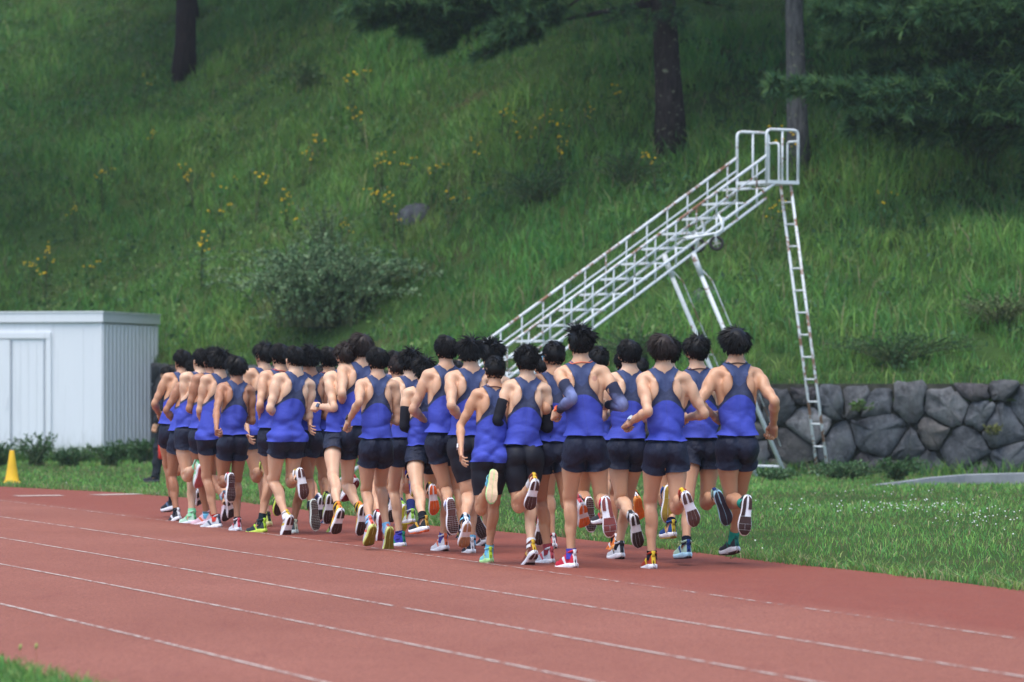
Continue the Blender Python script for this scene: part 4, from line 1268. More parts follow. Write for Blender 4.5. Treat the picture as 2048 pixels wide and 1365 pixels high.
# legs
rl = 1.366 + PL - .59 + .59
tops = [Q(1.96, w, zz(1.96) - .24) for w in (0, PW)]
bases = [np.array([4.02, 58.6, 0]) + wv * w for w in (0, PW)]
for a, b in zip(tops, bases):
    lg = part('leg', PAINT, [a, b], rad=.034)
    a2, b2 = a + (b - a) * .12 - dn * .16, a + (b - a) * .86 - dn * .14
    part('brace', RUSTY, [a + (b - a) * .05, a2, b2], rad=.010, parent=lg)
    for t in (.45, .80):
        part('stay', PAINT, [a + (b - a) * t, a + (b - a) * t - dn * .15], rad=.010, parent=lg)
part('cross_bar', PAINT, [tops[0] + (bases[0] - tops[0]) * .53, tops[1] + (bases[1] - tops[1]) * .53], rad=.024)
part('cross_bar', PAINT, [tops[0] + (bases[0] - tops[0]) * .95, tops[1] + (bases[1] - tops[1]) * .95], rad=.022)
for a, b in zip(tops, bases): part('knee_plate', PAINT, [a - dn * .02, a + (b - a) * .1], rad=.045)
# ladder leg
lt, lb = Q(.10, .05, PZ - .03), np.array([4.66, 58.9, 0.0])
lad = part('ladder_leg', RUSTY, [lt, lb], [lt + wv * .25, lb + wv * .25], rad=.022)
for k in range(12):
    t = .06 + .076 * k; part('rung', PAINT, [lt + (lb - lt) * t, lt + (lb - lt) * t + wv * .25], rad=.015, parent=lad)
# caster bracket and two wheels under the middle
wc = [p2w(1433, 487, 58.6), p2w(1396, 491, 59.1)]
for c in wc:
    br = part('caster_bracket', PAINT, rounded([c + np.array([.06, 0, .36]), c + np.array([.10, 0, .20]), c + np.array([-.02, 0, .14]), c], .05), rad=.024)
    part('caster_arm', PAINT, [c + np.array([-.45, -.1, .06]), c + np.array([-.1, 0, .13]), c + np.array([.06, 0, .16]), c + np.array([.10, 0, .30]), c + np.array([.02, 0, .42])], rad=.020, parent=br)
    mb = MB(); a = np.linspace(0, 2 * np.pi, 25); mb.tube(np.stack([c[0] + .088 * np.cos(a), np.full(25, c[1]), c[2] + .088 * np.sin(a)], 1), .024, 8, cap=False)
    wh = mb.build('wheel', DARK, stand, smooth=True, origin=so_)
    mb = MB(); mb.tube([c + np.array([0, -.03, 0]), c + np.array([0, .03, 0])], .028, 12)
    for k in range(5): mb.bar(c, c + .08 * np.array([math.cos(k * 1.257), 0, math.sin(k * 1.257)]), .018, .018)
    mb.build('hub', plain('caster_hub', (150, 150, 140), .5), wh, origin=so_)

# ------------------------------------------------------------------ rocks on the slope
for (x, y, w, h, lb_) in ((830, 438, .72, .34, 'grey boulder lying in the grass above the large shrub'), (1415, 600, .52, .26, "grey rock in the grass behind the judges' stand legs")):
    p = px_hill(x, y); r = np.random.default_rng(int(x)); u = np.linspace(0, np.pi, 9); v = np.linspace(0, 2 * np.pi, 15)[:-1]
    V = []
    for a in u:
        for b in v:
            q = np.array([math.sin(a) * math.cos(b), math.sin(a) * math.sin(b), math.cos(a)]); q = np.sign(q) * np.abs(q) ** .8
            s_ = 1 + .10 * math.sin(3 * q[0] + x) + .10 * math.sin(4 * q[1] + 2 * q[2]) + r.normal(0, .03)
            V.append(q * s_ * np.array([w / 2, w / 2.4, h * .8]))
    o = obj('boulder', mesh_np('boulder', np.array(V), [(i * 14 + j, (i + 1) * 14 + j, (i + 1) * 14 + (j + 1) % 14, i * 14 + (j + 1) % 14) for i in range(8) for j in range(14)]), STONES[1])
    o.location = tuple(p + [0, .1, -.02]); tag(o, lb_, 'rock')
# ------------------------------------------------------------------ trees and plants
def bark_mat(name, c1, c2, lichen):
    t = NT(name); o = t.coord(); f = t.noise(7, 6, t.scale(o, (2.2, 2.2, .5)), .7); g = t.noise(5, 4, o, .65)
    c = t.ramp(f, [(.32, c1), (.68, c2)])
    if lichen: c = t.mix(t.ramp(t.noise(11, 4, o, .6), [(.62, (0, 0, 0)), (.66, (.8, .8, .8))]), c, (.24, .25, .16))
    t.col(c).rough(.95, .1).bump(f, .06, .9)
    return t.m
BARK_R = bark_mat('bark_red', (.014, .011, .011), (.066, .050, .047), True)
BARK_D = bark_mat('bark_dark', (.012, .009, .010), (.046, .032, .030), False)
BARK_G = bark_mat('bark_grey', (.050, .050, .050), (.165, .160, .155), True)

def needles(P, D, n, L, W, spread, cols, r):
    """n thin needles round each point P with axis D"""
    m = len(P) * n; P = np.repeat(P, n, 0); D = np.repeat(D, n, 0); cols = np.repeat(cols, n, 0) * r.uniform(.7, 1.3, (m, 1))
    d = D + r.normal(0, spread, (m, 3)); d /= np.linalg.norm(d, axis=1)[:, None]
    s = np.cross(d, r.normal(0, 1, (m, 3))); s /= np.linalg.norm(s, axis=1)[:, None] + 1e-9
    L = L * r.uniform(.6, 1.25, (m, 1))
    V = np.stack([P - s * W / 2, P + s * W / 2, P + d * L + np.array([0, 0, -.12]) * L], 1).reshape(-1, 3)
    return V, np.arange(m * 3).reshape(-1, 3), np.repeat(cols, 3, 0)

def leaves(P, D, L, W, cols, r):
    n = len(P); d = D / (np.linalg.norm(D, axis=1)[:, None] + 1e-9)
    s = np.cross(d, r.normal(0, 1, (n, 3)) + np.array([0, 0, 1.2])); s /= np.linalg.norm(s, axis=1)[:, None] + 1e-9
    L = L * r.uniform(.6, 1.3, (n, 1)); W = W * r.uniform(.7, 1.2, (n, 1))
    V = np.stack([P, P + d * L * .45 - s * W / 2, P + d * L, P + d * L * .45 + s * W / 2], 1).reshape(-1, 3)
    return V, np.arange(n * 4).reshape(-1, 4), np.repeat(cols, 4, 0)

def foliage(name, parts, mat, parent, origin):
    V = np.concatenate([p[0] for p in parts]); off = np.cumsum([0] + [len(p[0]) for p in parts])
    me = mesh_np(name, V - origin, [p[1] + o for p, o in zip(parts, off)], smooth=False)
    setcol(me, 'col', np.concatenate([p[2] for p in parts]))
    return obj(name, me, mat, parent)

PINE = np.array([(.056, .140, .060), (.082, .175, .064), (.036, .100, .046), (.112, .205, .066)])
def bough(mb, parts, a, b, sag, r, rad=.035, tufts=34, L=.20, n=11, sub=.55, pal=PINE, W=.010, pts=5):
    """a limb from a to b with side shoots that carry needle tufts"""
    t = np.linspace(0, 1, 9)[:, None]; path = a + (b - a) * t + np.array([0, 0, -1]) * sag * (t * (1 - t) * 2)
    mb.tube(path, np.linspace(rad, rad * .25, 9), 6)
    ax = (b - a) / np.linalg.norm(b - a); side = np.cross(ax, [0, 0, 1]); side /= np.linalg.norm(side) + 1e-9
    P = []; D = []
    for k in range(tufts):
        u = r.uniform(.18, 1.0) ** .8; c = path[0] * 0 + np.array([np.interp(u, t[:, 0], path[:, i]) for i in range(3)])
        sg = r.choice([-1, 1]); d = ax * r.uniform(.4, 1.0) + side * sg * r.uniform(.2, 1.0) + np.array([0, 0, r.uniform(-.35, .75)]); d /= np.linalg.norm(d)
        l = sub * (1.15 - u) * r.uniform(.5, 1.1) + .06
        (mb.tube([c, c + d * l], [.009, .005], 3, cap=False) if W < .2 else None)
        for q in np.linspace(.25, 1, pts): P.append(c + d * l * q); D.append(d)
    P = np.array(P); D = np.array(D); cols = pal[r.integers(0, len(pal), len(P))] * r.uniform(.75, 1.3, (len(P), 1))
    parts.append(needles(P, D, n, L, W, .55, cols, r))

def conifer(name, label, base, lean, H, r0, bark, z0, R, nb, seed, extra=()):
    r = np.random.default_rng(seed)
    root = empty(name, tuple(base), label, 'tree', 'trees on the hillside')
    tr = MB(); ts = np.linspace(0, 1, 16)
    path = np.stack([lean[0] * ts + .10 * (r0 > .13) * np.sin(ts * 7 + seed), lean[1] * ts, -.25 + (H + .25) * ts], 1)
    rad = r0 * (1 - ts) ** .8 + .02; rad[0] *= 1.35; rad[1] *= 1.05
    tr.tube(path, rad, 18); trunk = tr.build('trunk', bark, root, smooth=True)
    me = trunk.data; co = np.array([v.co[:] for v in me.vertices]); ang = np.arctan2(co[:, 1], co[:, 0])
    co[:, :2] += (.035 * r0 * np.stack([np.cos(ang), np.sin(ang)], 1)) * (np.sin(ang * 5 + co[:, 2] * 2) + np.sin(ang * 9 - co[:, 2] * 5))[:, None]
    me.vertices.foreach_set('co', co.astype(np.float32).ravel())
    lb = MB(); parts = []
    for k in range(nb):
        z = z0 + (H - z0) * (k + r.uniform(0, 1)) / nb; f = (z - z0) / (H - z0)
        p = np.array([np.interp(z, path[:, 2], path[:, i]) for i in range(3)])
        a = r.uniform(0, 6.283); l = R * (1 - .75 * f) * r.uniform(.65, 1.1)
        e = p + np.array([math.cos(a) * l, math.sin(a) * l, r.uniform(-.12, .18) * l])
        bough(lb, parts, p, e, .18 * l * .5, r, .05, int(14 + 4 * l), .45 if f > .22 else .26, 5 if f > .22 else 12, 1.1, W=.40 if f > .22 else .035, pts=3)  # unseen upper boughs carry oversized blades, widened to shade the slope
    for a, b, sg, kw in extra: bough(lb, parts, a - base, b - base, sg, r, **kw)
    lb.build('limbs', bark, root, smooth=True)
    foliage('crown', parts, M_LEAF, root, np.zeros(3))
    return root

b1 = px_hill(367, 158)
conifer('pine_tree', 'dark straight pine trunk on the slope above the white shed', b1, (.0, 0), 15, .225, BARK_D, 4.3, 8.0, 60, 201)
b2 = px_hill(1333, 300); D2 = b2[1]
w2 = lambda x, y, dd=0: p2w(x, y, D2 + dd)
conifer('larch_tree', 'thick reddish scaly trunk leaning left with a long drooping limb', b2, (-.75, .2), 15.5, .235, BARK_R, 4.2, 9.0, 66, 202, extra=(
    (w2(1302, 8), w2(1080, 52, -.5), -.05, dict(rad=.075, tufts=10, L=.16, sub=.35)),
    (w2(1290, -30), w2(700, 20, -2.5), -.2, dict(rad=.05, tufts=150, L=.22, n=11, sub=1.2, W=.020)),
    (w2(1285, -60), w2(820, 60, -1.5), .15, dict(rad=.04, tufts=130, L=.22, n=11, sub=1.2, W=.020)),
    (w2(1100, -60), w2(740, 45, -2.0), .1, dict(rad=.03, tufts=130, L=.22, n=11, sub=1.3, W=.020)),
    (w2(1050, -50), w2(880, 90, -1.0), .1, dict(rad=.03, tufts=110, L=.22, n=11, sub=1.1, W=.020)),
    (w2(1150, -60), w2(1010, 60, -2.0), .1, dict(rad=.03, tufts=100, L=.22, n=11, sub=1.0, W=.020)),
    (w2(1000, -60), w2(720, 0, -3.0), .1, dict(rad=.03, tufts=110, L=.22, n=11, sub=1.2, W=.020)),
    (w2(1200, -30), w2(965, 112, -1.5), .1, dict(rad=.03, tufts=80, L=.20, n=11, sub=.8, W=.018)),
    (w2(1300, -10), w2(1210, 45, -1.0), .05, dict(rad=.02, tufts=22, L=.16, sub=.35)),
    (w2(1310, -10), w2(1372, 50, -1.0), .05, dict(rad=.02, tufts=24, L=.16, sub=.4)),
    (w2(1330, -20), w2(1470, 18, -1.0), .05, dict(rad=.02, tufts=26, L=.16, sub=.4)),
    (w2(1300, 0), w2(1290, 62, -1.2), .02, dict(rad=.015, tufts=18, L=.15, sub=.3))))
b3 = px_hill(1585, 335); D3 = b3[1]
conifer('pine_tree', 'slim grey trunk with pale lichen patches behind the stand railing', b3, (.28, 0), 14, .165, BARK_G, 4.9, 9.0, 58, 203)
b4 = px_hill(2260, 430); D4 = b4[1] - 1.5
w4 = lambda x, y, dd=0: p2w(x, y, D4 + dd)
ex4 = []
for (y0, x1, y1, dd, sg, tf) in ((140, 1548, 168, -1.0, .75, 190), (235, 1700, 250, .5, .25, 110), (50, 1640, 30, -.5, .35, 150), (0, 1665, 78, .8, .2, 130), (100, 1745, 140, 1.0, .2, 120),
                             (20, 1850, 25, -1.2, .2, 120), (-60, 1690, -10, .3, .2, 120), (200, 1880, 205, -.6, .2, 120), (270, 1930, 262, 1.0, .15, 80), (60, 1900, 90, 1.6, .1, 110), (160, 1850, 180, 2.0, .1, 110), (-20, 1800, 10, 2.0, .1, 110)):
    ex4.append((w4(2240, y0), w4(x1, y1, dd), sg, dict(rad=.05, tufts=tf, L=.25, n=11, sub=1.0, W=.026)))
conifer('pine_tree', 'blue-green pine whose long needled boughs reach in beside the lichened trunk', b4, (-.2, .2), 15, .24, BARK_D, 3.4, 8.0, 58, 204, extra=ex4)
_b = px_hill(860, 45); _c = px_hill(372, 40); _d = px_hill(1331, 100); _e = px_hill(1593, 125)
for j, (X_, Y_, hh) in enumerate(((_c[0], _c[1], 14), (-13.2, 82, 15), (_b[0], _b[1], 14), (11.5, 96, 15), (_d[0], _d[1], 14), (_e[0], _e[1], 14))):  # pines added out of sight so their crowns shade the upper slope
    bb = np.array([X_, Y_, float(hill_z(np.array(X_), np.array(Y_)))])
    conifer('pine_tree', ['shade pine added uphill behind the dark trunk above the shed', 'unseen pine added beyond the shed to shade the slope', 'shade pine added behind the drooping limb of the reddish tree', 'unseen shade pine added high up beyond the blue-green boughs', 'slim shade pine added out of sight behind the reddish scaly trunk', 'slim shade pine added out of sight behind the lichened grey trunk'][j], bb, (0, 0), hh, (.22, .22, .22, .22, .12, .08)[j], BARK_D, 6.0 if j in (0, 1) else 3.4, 8.0, 50, 210 + j)

# ---- shrubs: arching stems with small leaves
def shrub(name, label, base, H, R, stems, pal, seed, leaf=(.055, .024), per=44, droop=.8, cat='shrub', group=None, up=.5, spread=.06):
    r = np.random.default_rng(seed); pal = np.array(pal)
    root = empty(name, tuple(base), label, cat, group); st = MB(); P = []; D = []
    for k in range(stems):
        a = r.uniform(0, 6.283); q = math.sqrt(r.uniform(0, 1)); l = H * r.uniform(.6, 1.15); out = R * q * r.uniform(.7, 1.1)
        t = np.linspace(0, 1, 7); c = np.stack([math.cos(a) * out * t ** (1.3), math.sin(a) * out * .8 * t ** 1.3, l * (t * (1 + droop * .5) - droop * (.35 + .35 * q) * t * t * 1.2)], 1) + np.array([r.normal(0, spread), r.normal(0, spread), 0])
        c[1:] += r.normal(0, .02, (6, 3)); st.tube(c, np.linspace(.010, .003, 7), 3, cap=False)
        for _ in range(per):
            u = r.uniform(.03, 1) ** .9; p = np.array([np.interp(u, t, c[:, i]) for i in range(3)]); d = np.gradient(c, axis=0)[min(6, int(u * 6))]
            d = d / np.linalg.norm(d) * .7 + r.normal(0, .7, 3) + np.array([0, 0, .2]); P.append(p); D.append(d)
    P = np.array(P); D = np.array(D); cols = pal[r.integers(0, len(pal), len(P))] * r.uniform(.7, 1.35, (len(P), 1))
    st.build('stems', plain('stem_green', (78, 84, 52), .8), root)
    foliage('leaves', [leaves(P, D, leaf[0], leaf[1], cols, r)], M_LEAF, root, np.zeros(3))
    return root
GG = [(.125, .225, .100), (.165, .265, .125), (.090, .170, .078), (.24, .32, .17)]
DG = [(.034, .094, .034), (.050, .120, .042), (.068, .140, .046)]
YG = [(.10, .15, .045), (.14, .18, .07), (.06, .11, .03), (.20, .22, .11)]
shrub('arching_shrub', 'wide grey-green shrub of arching sprays on the slope behind the runners', px_hill(645, 655), 1.6, 1.85, 230, GG, 301, per=95, leaf=(.085, .040), droop=1.45, spread=.45)
shrub('arching_shrub', 'tall feathery sprays growing beside the wide grey-green shrub', px_hill(650, 560), 1.5, .9, 46, GG, 302, per=44)
shrub('leafy_bush', 'low dark bush at the foot of the reddish trunk', px_hill(1260, 385), .75, .95, 60, DG, 303)
shrub('leafy_bush', 'dark low bush in the grass left of the reddish trunk', px_hill(1070, 415), .7, 1.2, 60, DG, 304)
shrub('leafy_bush', 'yellow-green variegated bush at the right end of the slope', px_hill(2000, 665), .65, 1.0, 70, YG, 305)
shrub('leafy_bush', 'spreading dark green bush above the right end of the stone wall', px_hill(1790, 735), .55, 1.5, 80, DG, 306)
shrub('leafy_bush', 'dark leafy clump above the wall behind the runners with the pale watch', px_hill(1270, 735), .6, 1.1, 60, DG, 307)
shrub('leafy_bush', 'low dark bush under the pine above the shed', px_hill(610, 180), .6, .6, 36, DG, 308)
shrub('leafy_bush', 'dark sprawling bush in the shade beside the blue-green pine', px_hill(1960, 330), .9, 1.6, 80, DG, 309)
shrub('weed_bush', 'arching weed growing against the shed door', ground(75, 932) + [0, -.2, 0], .55, .45, 40, DG + GG[:1], 311, leaf=(.05, .024))
shrub('weed_bush', 'dense leafy weeds at the shed corner', ground(225, 934) + [0, -.2, 0], .42, .50, 46, DG, 312)
shrub('weed_bush', 'low weeds along the shed front between door and corner', ground(145, 934) + [0, -.2, 0], .30, .45, 40, DG, 313)
shrub('weed_bush', 'weeds spilling from the shed side towards the wall', ground(288, 930) + [0, -.2, 0], .48, .45, 46, DG, 314)
shrub('weed_bush', 'leafy weeds beside the yellow cone at the edge of the view', ground(-5, 934), .40, .5, 40, DG, 315)
shrub('weed_bush', 'small dark bush at the foot of the stone wall near the kerb', ground(1790, 962), .32, .45, 36, DG, 316)
shrub('weed_bush', "clover-like weeds round the feet of the judges' stand ladder", ground(1690, 960), .24, .7, 60, DG + GG[:2], 317)
shrub('weed_bush', 'weeds at the base of the wall behind the rightmost runner', ground(1545, 962), .16, .4, 30, DG + GG[:2], 318)
shrub('fern_tuft', 'small bright green fern growing out of the wall stones', p2w(1718, 822, 60.2), .16, .14, 14, [(.10, .20, .04)], 319, per=18, cat='plant')
shrub('fern_tuft', 'yellowish tuft of grass growing from the wall joints', p2w(1985, 870, 59.9), .16, .12, 14, [(.16, .17, .05)], 320, per=14, cat='plant')

# weeds along the shed
r = np.random.default_rng(95); n = 2600; t_ = r.uniform(-.2, 3.4, n); w_ = r.uniform(0, 1, n) < .62
pos = np.where(w_[:, None], G0 + ex * t_[:, None] - ey * np.abs(r.normal(.12, .16, n))[:, None], G0 + ey * (t_ * .9)[:, None] - ex * np.abs(r.normal(.12, .16, n))[:, None])
o = blades('shed_foot_weeds', pos, r.uniform(.10, .42, n), r.uniform(.010, .026, n), r.uniform(.2, .9, n), pick(n, GREENS, [4, 5, 3, 5, 1, .4], r) * .8, 96)
tag(o, 'tall weeds and grass along the foot of the shed', 'weeds', kind='stuff')

# ---- weeds and tall grass hugging the wall foot and the shed foot
r = np.random.default_rng(91); n = 5200
u = r.uniform(8, 42, n); pw = wall_pt(u); X = pw[:, 0] + r.normal(0, .1, n); Y = pw[:, 1] - np.abs(r.normal(.15, .35, n)) - .1
cols = pick(n, GREENS, [4, 5, 3, 4, 1, .6], r)
o = blades('wall_foot_weeds', np.stack([X, Y, np.zeros(n)], 1), r.uniform(.10, .34, n), r.uniform(.010, .024, n), r.uniform(.2, .9, n), cols, 92)
tag(o, 'tall weeds and grass along the foot of the stone wall', 'weeds', kind='stuff')
# grass hanging over the wall top
n = 6500; u = r.uniform(8, 44, n); pw = wall_pt(u); X = pw[:, 0]; Y = pw[:, 1] + r.uniform(-.06, .6, n)
o = blades('wall_top_grass', np.stack([X, Y, wall_h(X) - .02], 1), r.uniform(.08, .32, n), r.uniform(.008, .020, n), r.uniform(.3, 1.2, n), pick(n, GREENS, [4, 5, 3, 4, 2, 1.5], r), 93)
tag(o, 'short grass fringing the top of the stone wall', 'grass', kind='stuff')
# clover heads in the lawn
pts = []
for cx_, cy_, sx, sy, m in ((1850, 1022, 50, 6, 40), (1740, 1032, 80, 4, 22), (1620, 1024, 90, 7, 30), (1950, 1045, 60, 14, 50), (1800, 992, 140, 10, 24), (1700, 1060, 200, 40, 14), (800, 950, 500, 20, 20)):
    x = r.normal(cx_, sx, m); y = r.normal(cy_, sy, m); pts += [ground(a, b) for a, b in zip(x, y)]
pts = np.array(pts); k = (pts[:, 0] > edge_x(pts[:, 1]) + .1) & (pts[:, 1] < wall_y(pts[:, 0]) - .3); pts = pts[k]; n = len(pts)
oct_ = np.array([(1, 0, 0), (-1, 0, 0), (0, 1, 0), (0, -1, 0), (0, 0, 1), (0, 0, -1)]) * .008
V = (pts[:, None, :] + np.array([0, 0, .07]) + oct_[None] * r.uniform(.6, 1.3, (n, 1, 1)) + r.normal(0, .012, (n, 1, 3)) * np.array([0, 0, 1])).reshape(-1, 3)
r_ = None
tri = np.array([(0, 2, 4), (2, 1, 4), (1, 3, 4), (3, 0, 4), (2, 0, 5), (1, 2, 5), (3, 1, 5), (0, 3, 5)])
o = obj('clover_flowers', mesh_np('clover_flowers', V, (np.arange(n)[:, None, None] * 6 + tri).reshape(-1, 3)), plain('clover_white', (226, 226, 216), .8)); tag(o, 'tiny white clover flowers scattered in the lawn', 'flowers', kind='stuff')

# ---- two seed stalks in the infield grass
for x, y in ((40, 1338), (72, 1336)):
    g = ground(x, y); ro = empty('seed_stalk', tuple(g), 'thin reddish seed stalk standing in the infield grass', 'plant', 'seed stalks in the infield grass')
    mb = MB(); mb.tube([(0, 0, 0), (.004, 0, .05), (-.002, 0, .095)], [.0035, .003, .0025], 5); mb.build('stem', plain('stalk_red', (176, 120, 96), .8), ro)
    mb = MB(); mb.tube([(-.002, 0, .09), (.002, 0, .105), (.004, 0, .118)], [.004, .009, .003], 6); mb.build('seed_head', plain('stalk_head', (150, 160, 90), .8), ro, smooth=True)

# ---- yellow flowering plants on the slope
yf = plain('yellow_petals', (240, 196, 30), .6, .2)
def flower_mesh(seed):
    r = np.random.default_rng(seed); st = MB(); fl = MB(); P = []; D = []
    for k in range(int(r.integers(2, 5))):
        h = r.uniform(.60, .95); e = np.array([r.normal(0, .16), r.normal(0, .12), h]); st.tube([(0, 0, 0), e * [.3, .3, .55], e], [.007, .006, .004], 4)
        for _ in range(14): u = r.uniform(.1, .95); P.append(e * u); D.append(r.normal(0, 1, 3) + [0, 0, .3])
        for _ in range(int(r.integers(2, 5))):
            c = e + r.normal(0, .035, 3) * [1.3, 1, .7]; w = r.uniform(.016, .030)
            fl.add(c + np.array([(1, 0, 0), (-1, 0, 0), (0, 1, 0), (0, -1, 0), (0, 0, .6), (0, 0, -.6)]) * w, [tuple(t) for t in tri])
    P = np.array(P); D = np.array(D)
    lv = leaves(P, D, .10, .03, np.tile([(.05, .11, .03)], (len(P), 1)), r)
    lm = mesh_np('leaves', lv[0], lv[1], False); setcol(lm, 'col', lv[2]); lm.materials.append(M_LEAF)
    sm_ = st.mesh('stem'); sm_.materials.append(plain('stem_green', (78, 84, 52), .8)); fm = fl.mesh('blossoms'); fm.materials.append(yf)
    return sm_, lm, fm
FM = [flower_mesh(400 + i) for i in range(5)]
FP = [(605, 375), (618, 352), (748, 400), (765, 388), (770, 495), (790, 490), (806, 500), (388, 440), (430, 450), (205, 420), (150, 485), (446, 495), (575, 475), (600, 500), (512, 452), (1003, 322), (1030, 335), (1075, 345),
      (1120, 360), (1312, 405), (1190, 295), (1250, 262), (730, 305), (288, 220), (702, 245), (92, 592), (182, 590), (402, 585), (100, 625), (58, 610), (684, 524), (896, 475), (1542, 512), (1762, 478), (1735, 318), (1832, 308), (1936, 338), (1596, 385), (942, 388), (862, 420), (300, 330), (805, 405), (1110, 388)]
LMK = [(130, 590, 'in the grass just above the shed roof'), (560, 500, 'on thin stems beside the wide grey-green shrub'), (800, 460, 'crowded in front of the grey boulder'), (1250, 300, 'in the shade round the reddish trunk'),
       (1590, 380, 'at the foot of the lichened grey trunk'), (367, 200, 'near the dark pine trunk'), (1850, 320, 'in tall grass under the blue-green pine boughs'), (1540, 510, "between the legs of the judges' stand and its ladder"),
       (700, 260, 'in open grass uphill of the boulder'), (1050, 340, 'on the open slope above the stair handrail'), (390, 440, 'in a clump downhill of the dark pine'), (610, 360, 'on tall stems uphill of the wide shrub'), (170, 440, 'scattered in grass left of the shrub')]
for i, (x, y) in enumerate(FP):
    p = px_hill(x, y); ro = empty('yellow_flower', tuple(p), 'yellow blossoms ' + min(LMK, key=lambda q: (q[0] - x) ** 2 + (q[1] - y) ** 2)[2], 'flower', 'yellow flowers on the hillside')
    ro.rotation_euler = (0, 0, i * 1.7); sc = .8 + .5 * ((i * 37) % 10) / 10; ro.scale = (sc, sc, sc)
    for nm, m in zip(('stem', 'leaves', 'blossoms'), FM[i % 5]): link(bpy.data.objects.new(nm, m), ro)
# ------------------------------------------------------------------ the runners
SKINS = [skin_mat('skin_light', (208, 164, 132)), skin_mat('skin_warm', (198, 150, 116)), skin_mat('skin_tan', (174, 124, 94)),
         skin_mat('skin_pale', (220, 180, 148)), skin_mat('skin_marked', (208, 164, 130), True)]
EYE = plain('eye_dark', (40, 32, 30), .2, .5)
HAIRM = {'black': hair_mat('hair_black', (15, 13, 14)), 'brown': hair_mat('hair_brown', (40, 30, 27))}
STY = dict(
    neat=dict(n=900, lift=(.26, .36), len=(.036, .060), mess=.20, droop=.55, cap=.013, w=.0045),
    short=dict(n=850, lift=(.34, .46), len=(.020, .036), mess=.16, droop=.15, cap=.012, w=.0038),
    spiky=dict(n=900, lift=(.24, .56), len=(.038, .064), mess=.36, droop=.25, cap=.016, w=.0043),
    messy=dict(n=900, lift=(.22, .40), len=(.046, .074), mess=.40, droop=.45, cap=.016, w=.0045, long=True),
    windy=dict(n=900, lift=(.24, .48), len=(.045, .085), mess=.36, droop=.25, cap=.016, w=.0043, wind=(.55, -.1, .12)),
    windl=dict(n=900, lift=(.20, .36), len=(.052, .085), mess=.42, droop=.4, cap=.020, w=.0045, wind=(-.30, -.1, .02)),
    curly=dict(n=800, lift=(.50, .75), len=(.032, .055), mess=.25, droop=.1, cap=.018, w=.0043, curl=True),
    mop=dict(n=900, lift=(.26, .38), len=(.055, .085), mess=.28, droop=.65, cap=.018, w=.0047, long=True))
HAIR = {k: make_hair(v, 11 + i) for i, (k, v) in enumerate(STY.items())}

def singlet_mat():
    t = NT('singlet_cloth')
    at = t.n('ShaderNodeAttribute', attribute_name='rest').outputs['Vector']
    s = t.n('ShaderNodeSeparateXYZ'); t.l(at, s.inputs[0])
    ax = t.math('ABSOLUTE', s.outputs['X']); z = s.outputs['Z']
    arch = t.math('SUBTRACT', 1.238, t.math('MULTIPLY', t.math('POWER', ax, 2), 4.6))
    blue = t.math('LESS_THAN', z, arch)
    yoke = t.math('GREATER_THAN', z, t.math('ADD', 1.296, t.math('MULTIPLY', ax, .85)))
    seam = t.math('LESS_THAN', t.math('ABSOLUTE', s.outputs['X']), .0014)
    n = t.noise(240, 2, at); big = t.noise(9, 3, at)
    navy = t.mix(yoke, lin((27, 36, 64)), lin((45, 60, 100)))
    c = t.mix(blue, navy, lin((44, 60, 178)))
    c = t.mix(t.math('MULTIPLY', seam, .35), c, (.01, .015, .06))
    c = t.mix(t.math('MULTIPLY', n, .22), c, (.30, .34, .55))
    c = t.mix(t.math('MULTIPLY', big, .25), c, (.01, .012, .05))
    t.col(c).rough(.72, .22)
    f = t.noise(8, 3, t.scale(at, (1.0, 1.0, 2.0)), .5)
    t.bump(f, .030, .32)
    return t.m
def shorts_mat(name, rgb, fold):
    t = NT(name); at = t.n('ShaderNodeAttribute', attribute_name='rest').outputs['Vector']; c = lin(rgb)
    n = t.noise(14, 4, t.scale(at, (1.6, 1.6, 1.0)), .6)
    t.col(t.ramp(t.noise(200, 2, at), [(.3, tuple(v * .8 for v in c)), (.7, tuple(v * 1.3 for v in c))])).rough(.62, .28)
    t.bump(n, fold, .6)
    return t.m
M_SING = singlet_mat(); M_SHORT = shorts_mat('shorts_cloth', (27, 32, 52), .035); M_TIGHT = shorts_mat('tights_cloth', (24, 25, 36), .008)

def sleeve_mat(a, b):
    t = NT('sleeve_knit'); at = t.n('ShaderNodeAttribute', attribute_name='rest').outputs['Vector']
    s = t.n('ShaderNodeSeparateXYZ'); t.l(at, s.inputs[0])
    f = t.math('ADD', s.outputs['Z'], t.math('MULTIPLY', t.noise(20, 3, at), .1))
    t.col(t.ramp(f, [(0, lin(a)), (.5, lin(a)), (1.0, lin(a))]) if a == b else t.mix(t.ramp(t.math('SUBTRACT', f, .7), [(.36, (0, 0, 0)), (.47, (1, 1, 1)), (.50, (1, 1, 1)), (.58, (0, 0, 0))]), lin(a), lin(b)))
    t.rough(.8, .2).bump(t.noise(220, 2, at), .002, .4)
    return t.m

def ray(x, y):
    return np.array([0, 0, CAMH]), np.array([(x - CX) / F, 1.0, -(y - HY) / F])

def hit(o, d, c, R, far):
    d = d / np.linalg.norm(d); q = o + ((c - o) @ d) * d; h = np.linalg.norm(q - c)
    if h >= R * .999: return c + (q - c) / h * R
    t = math.sqrt(R * R - h * h)
    return q + (t if far else -t) * d

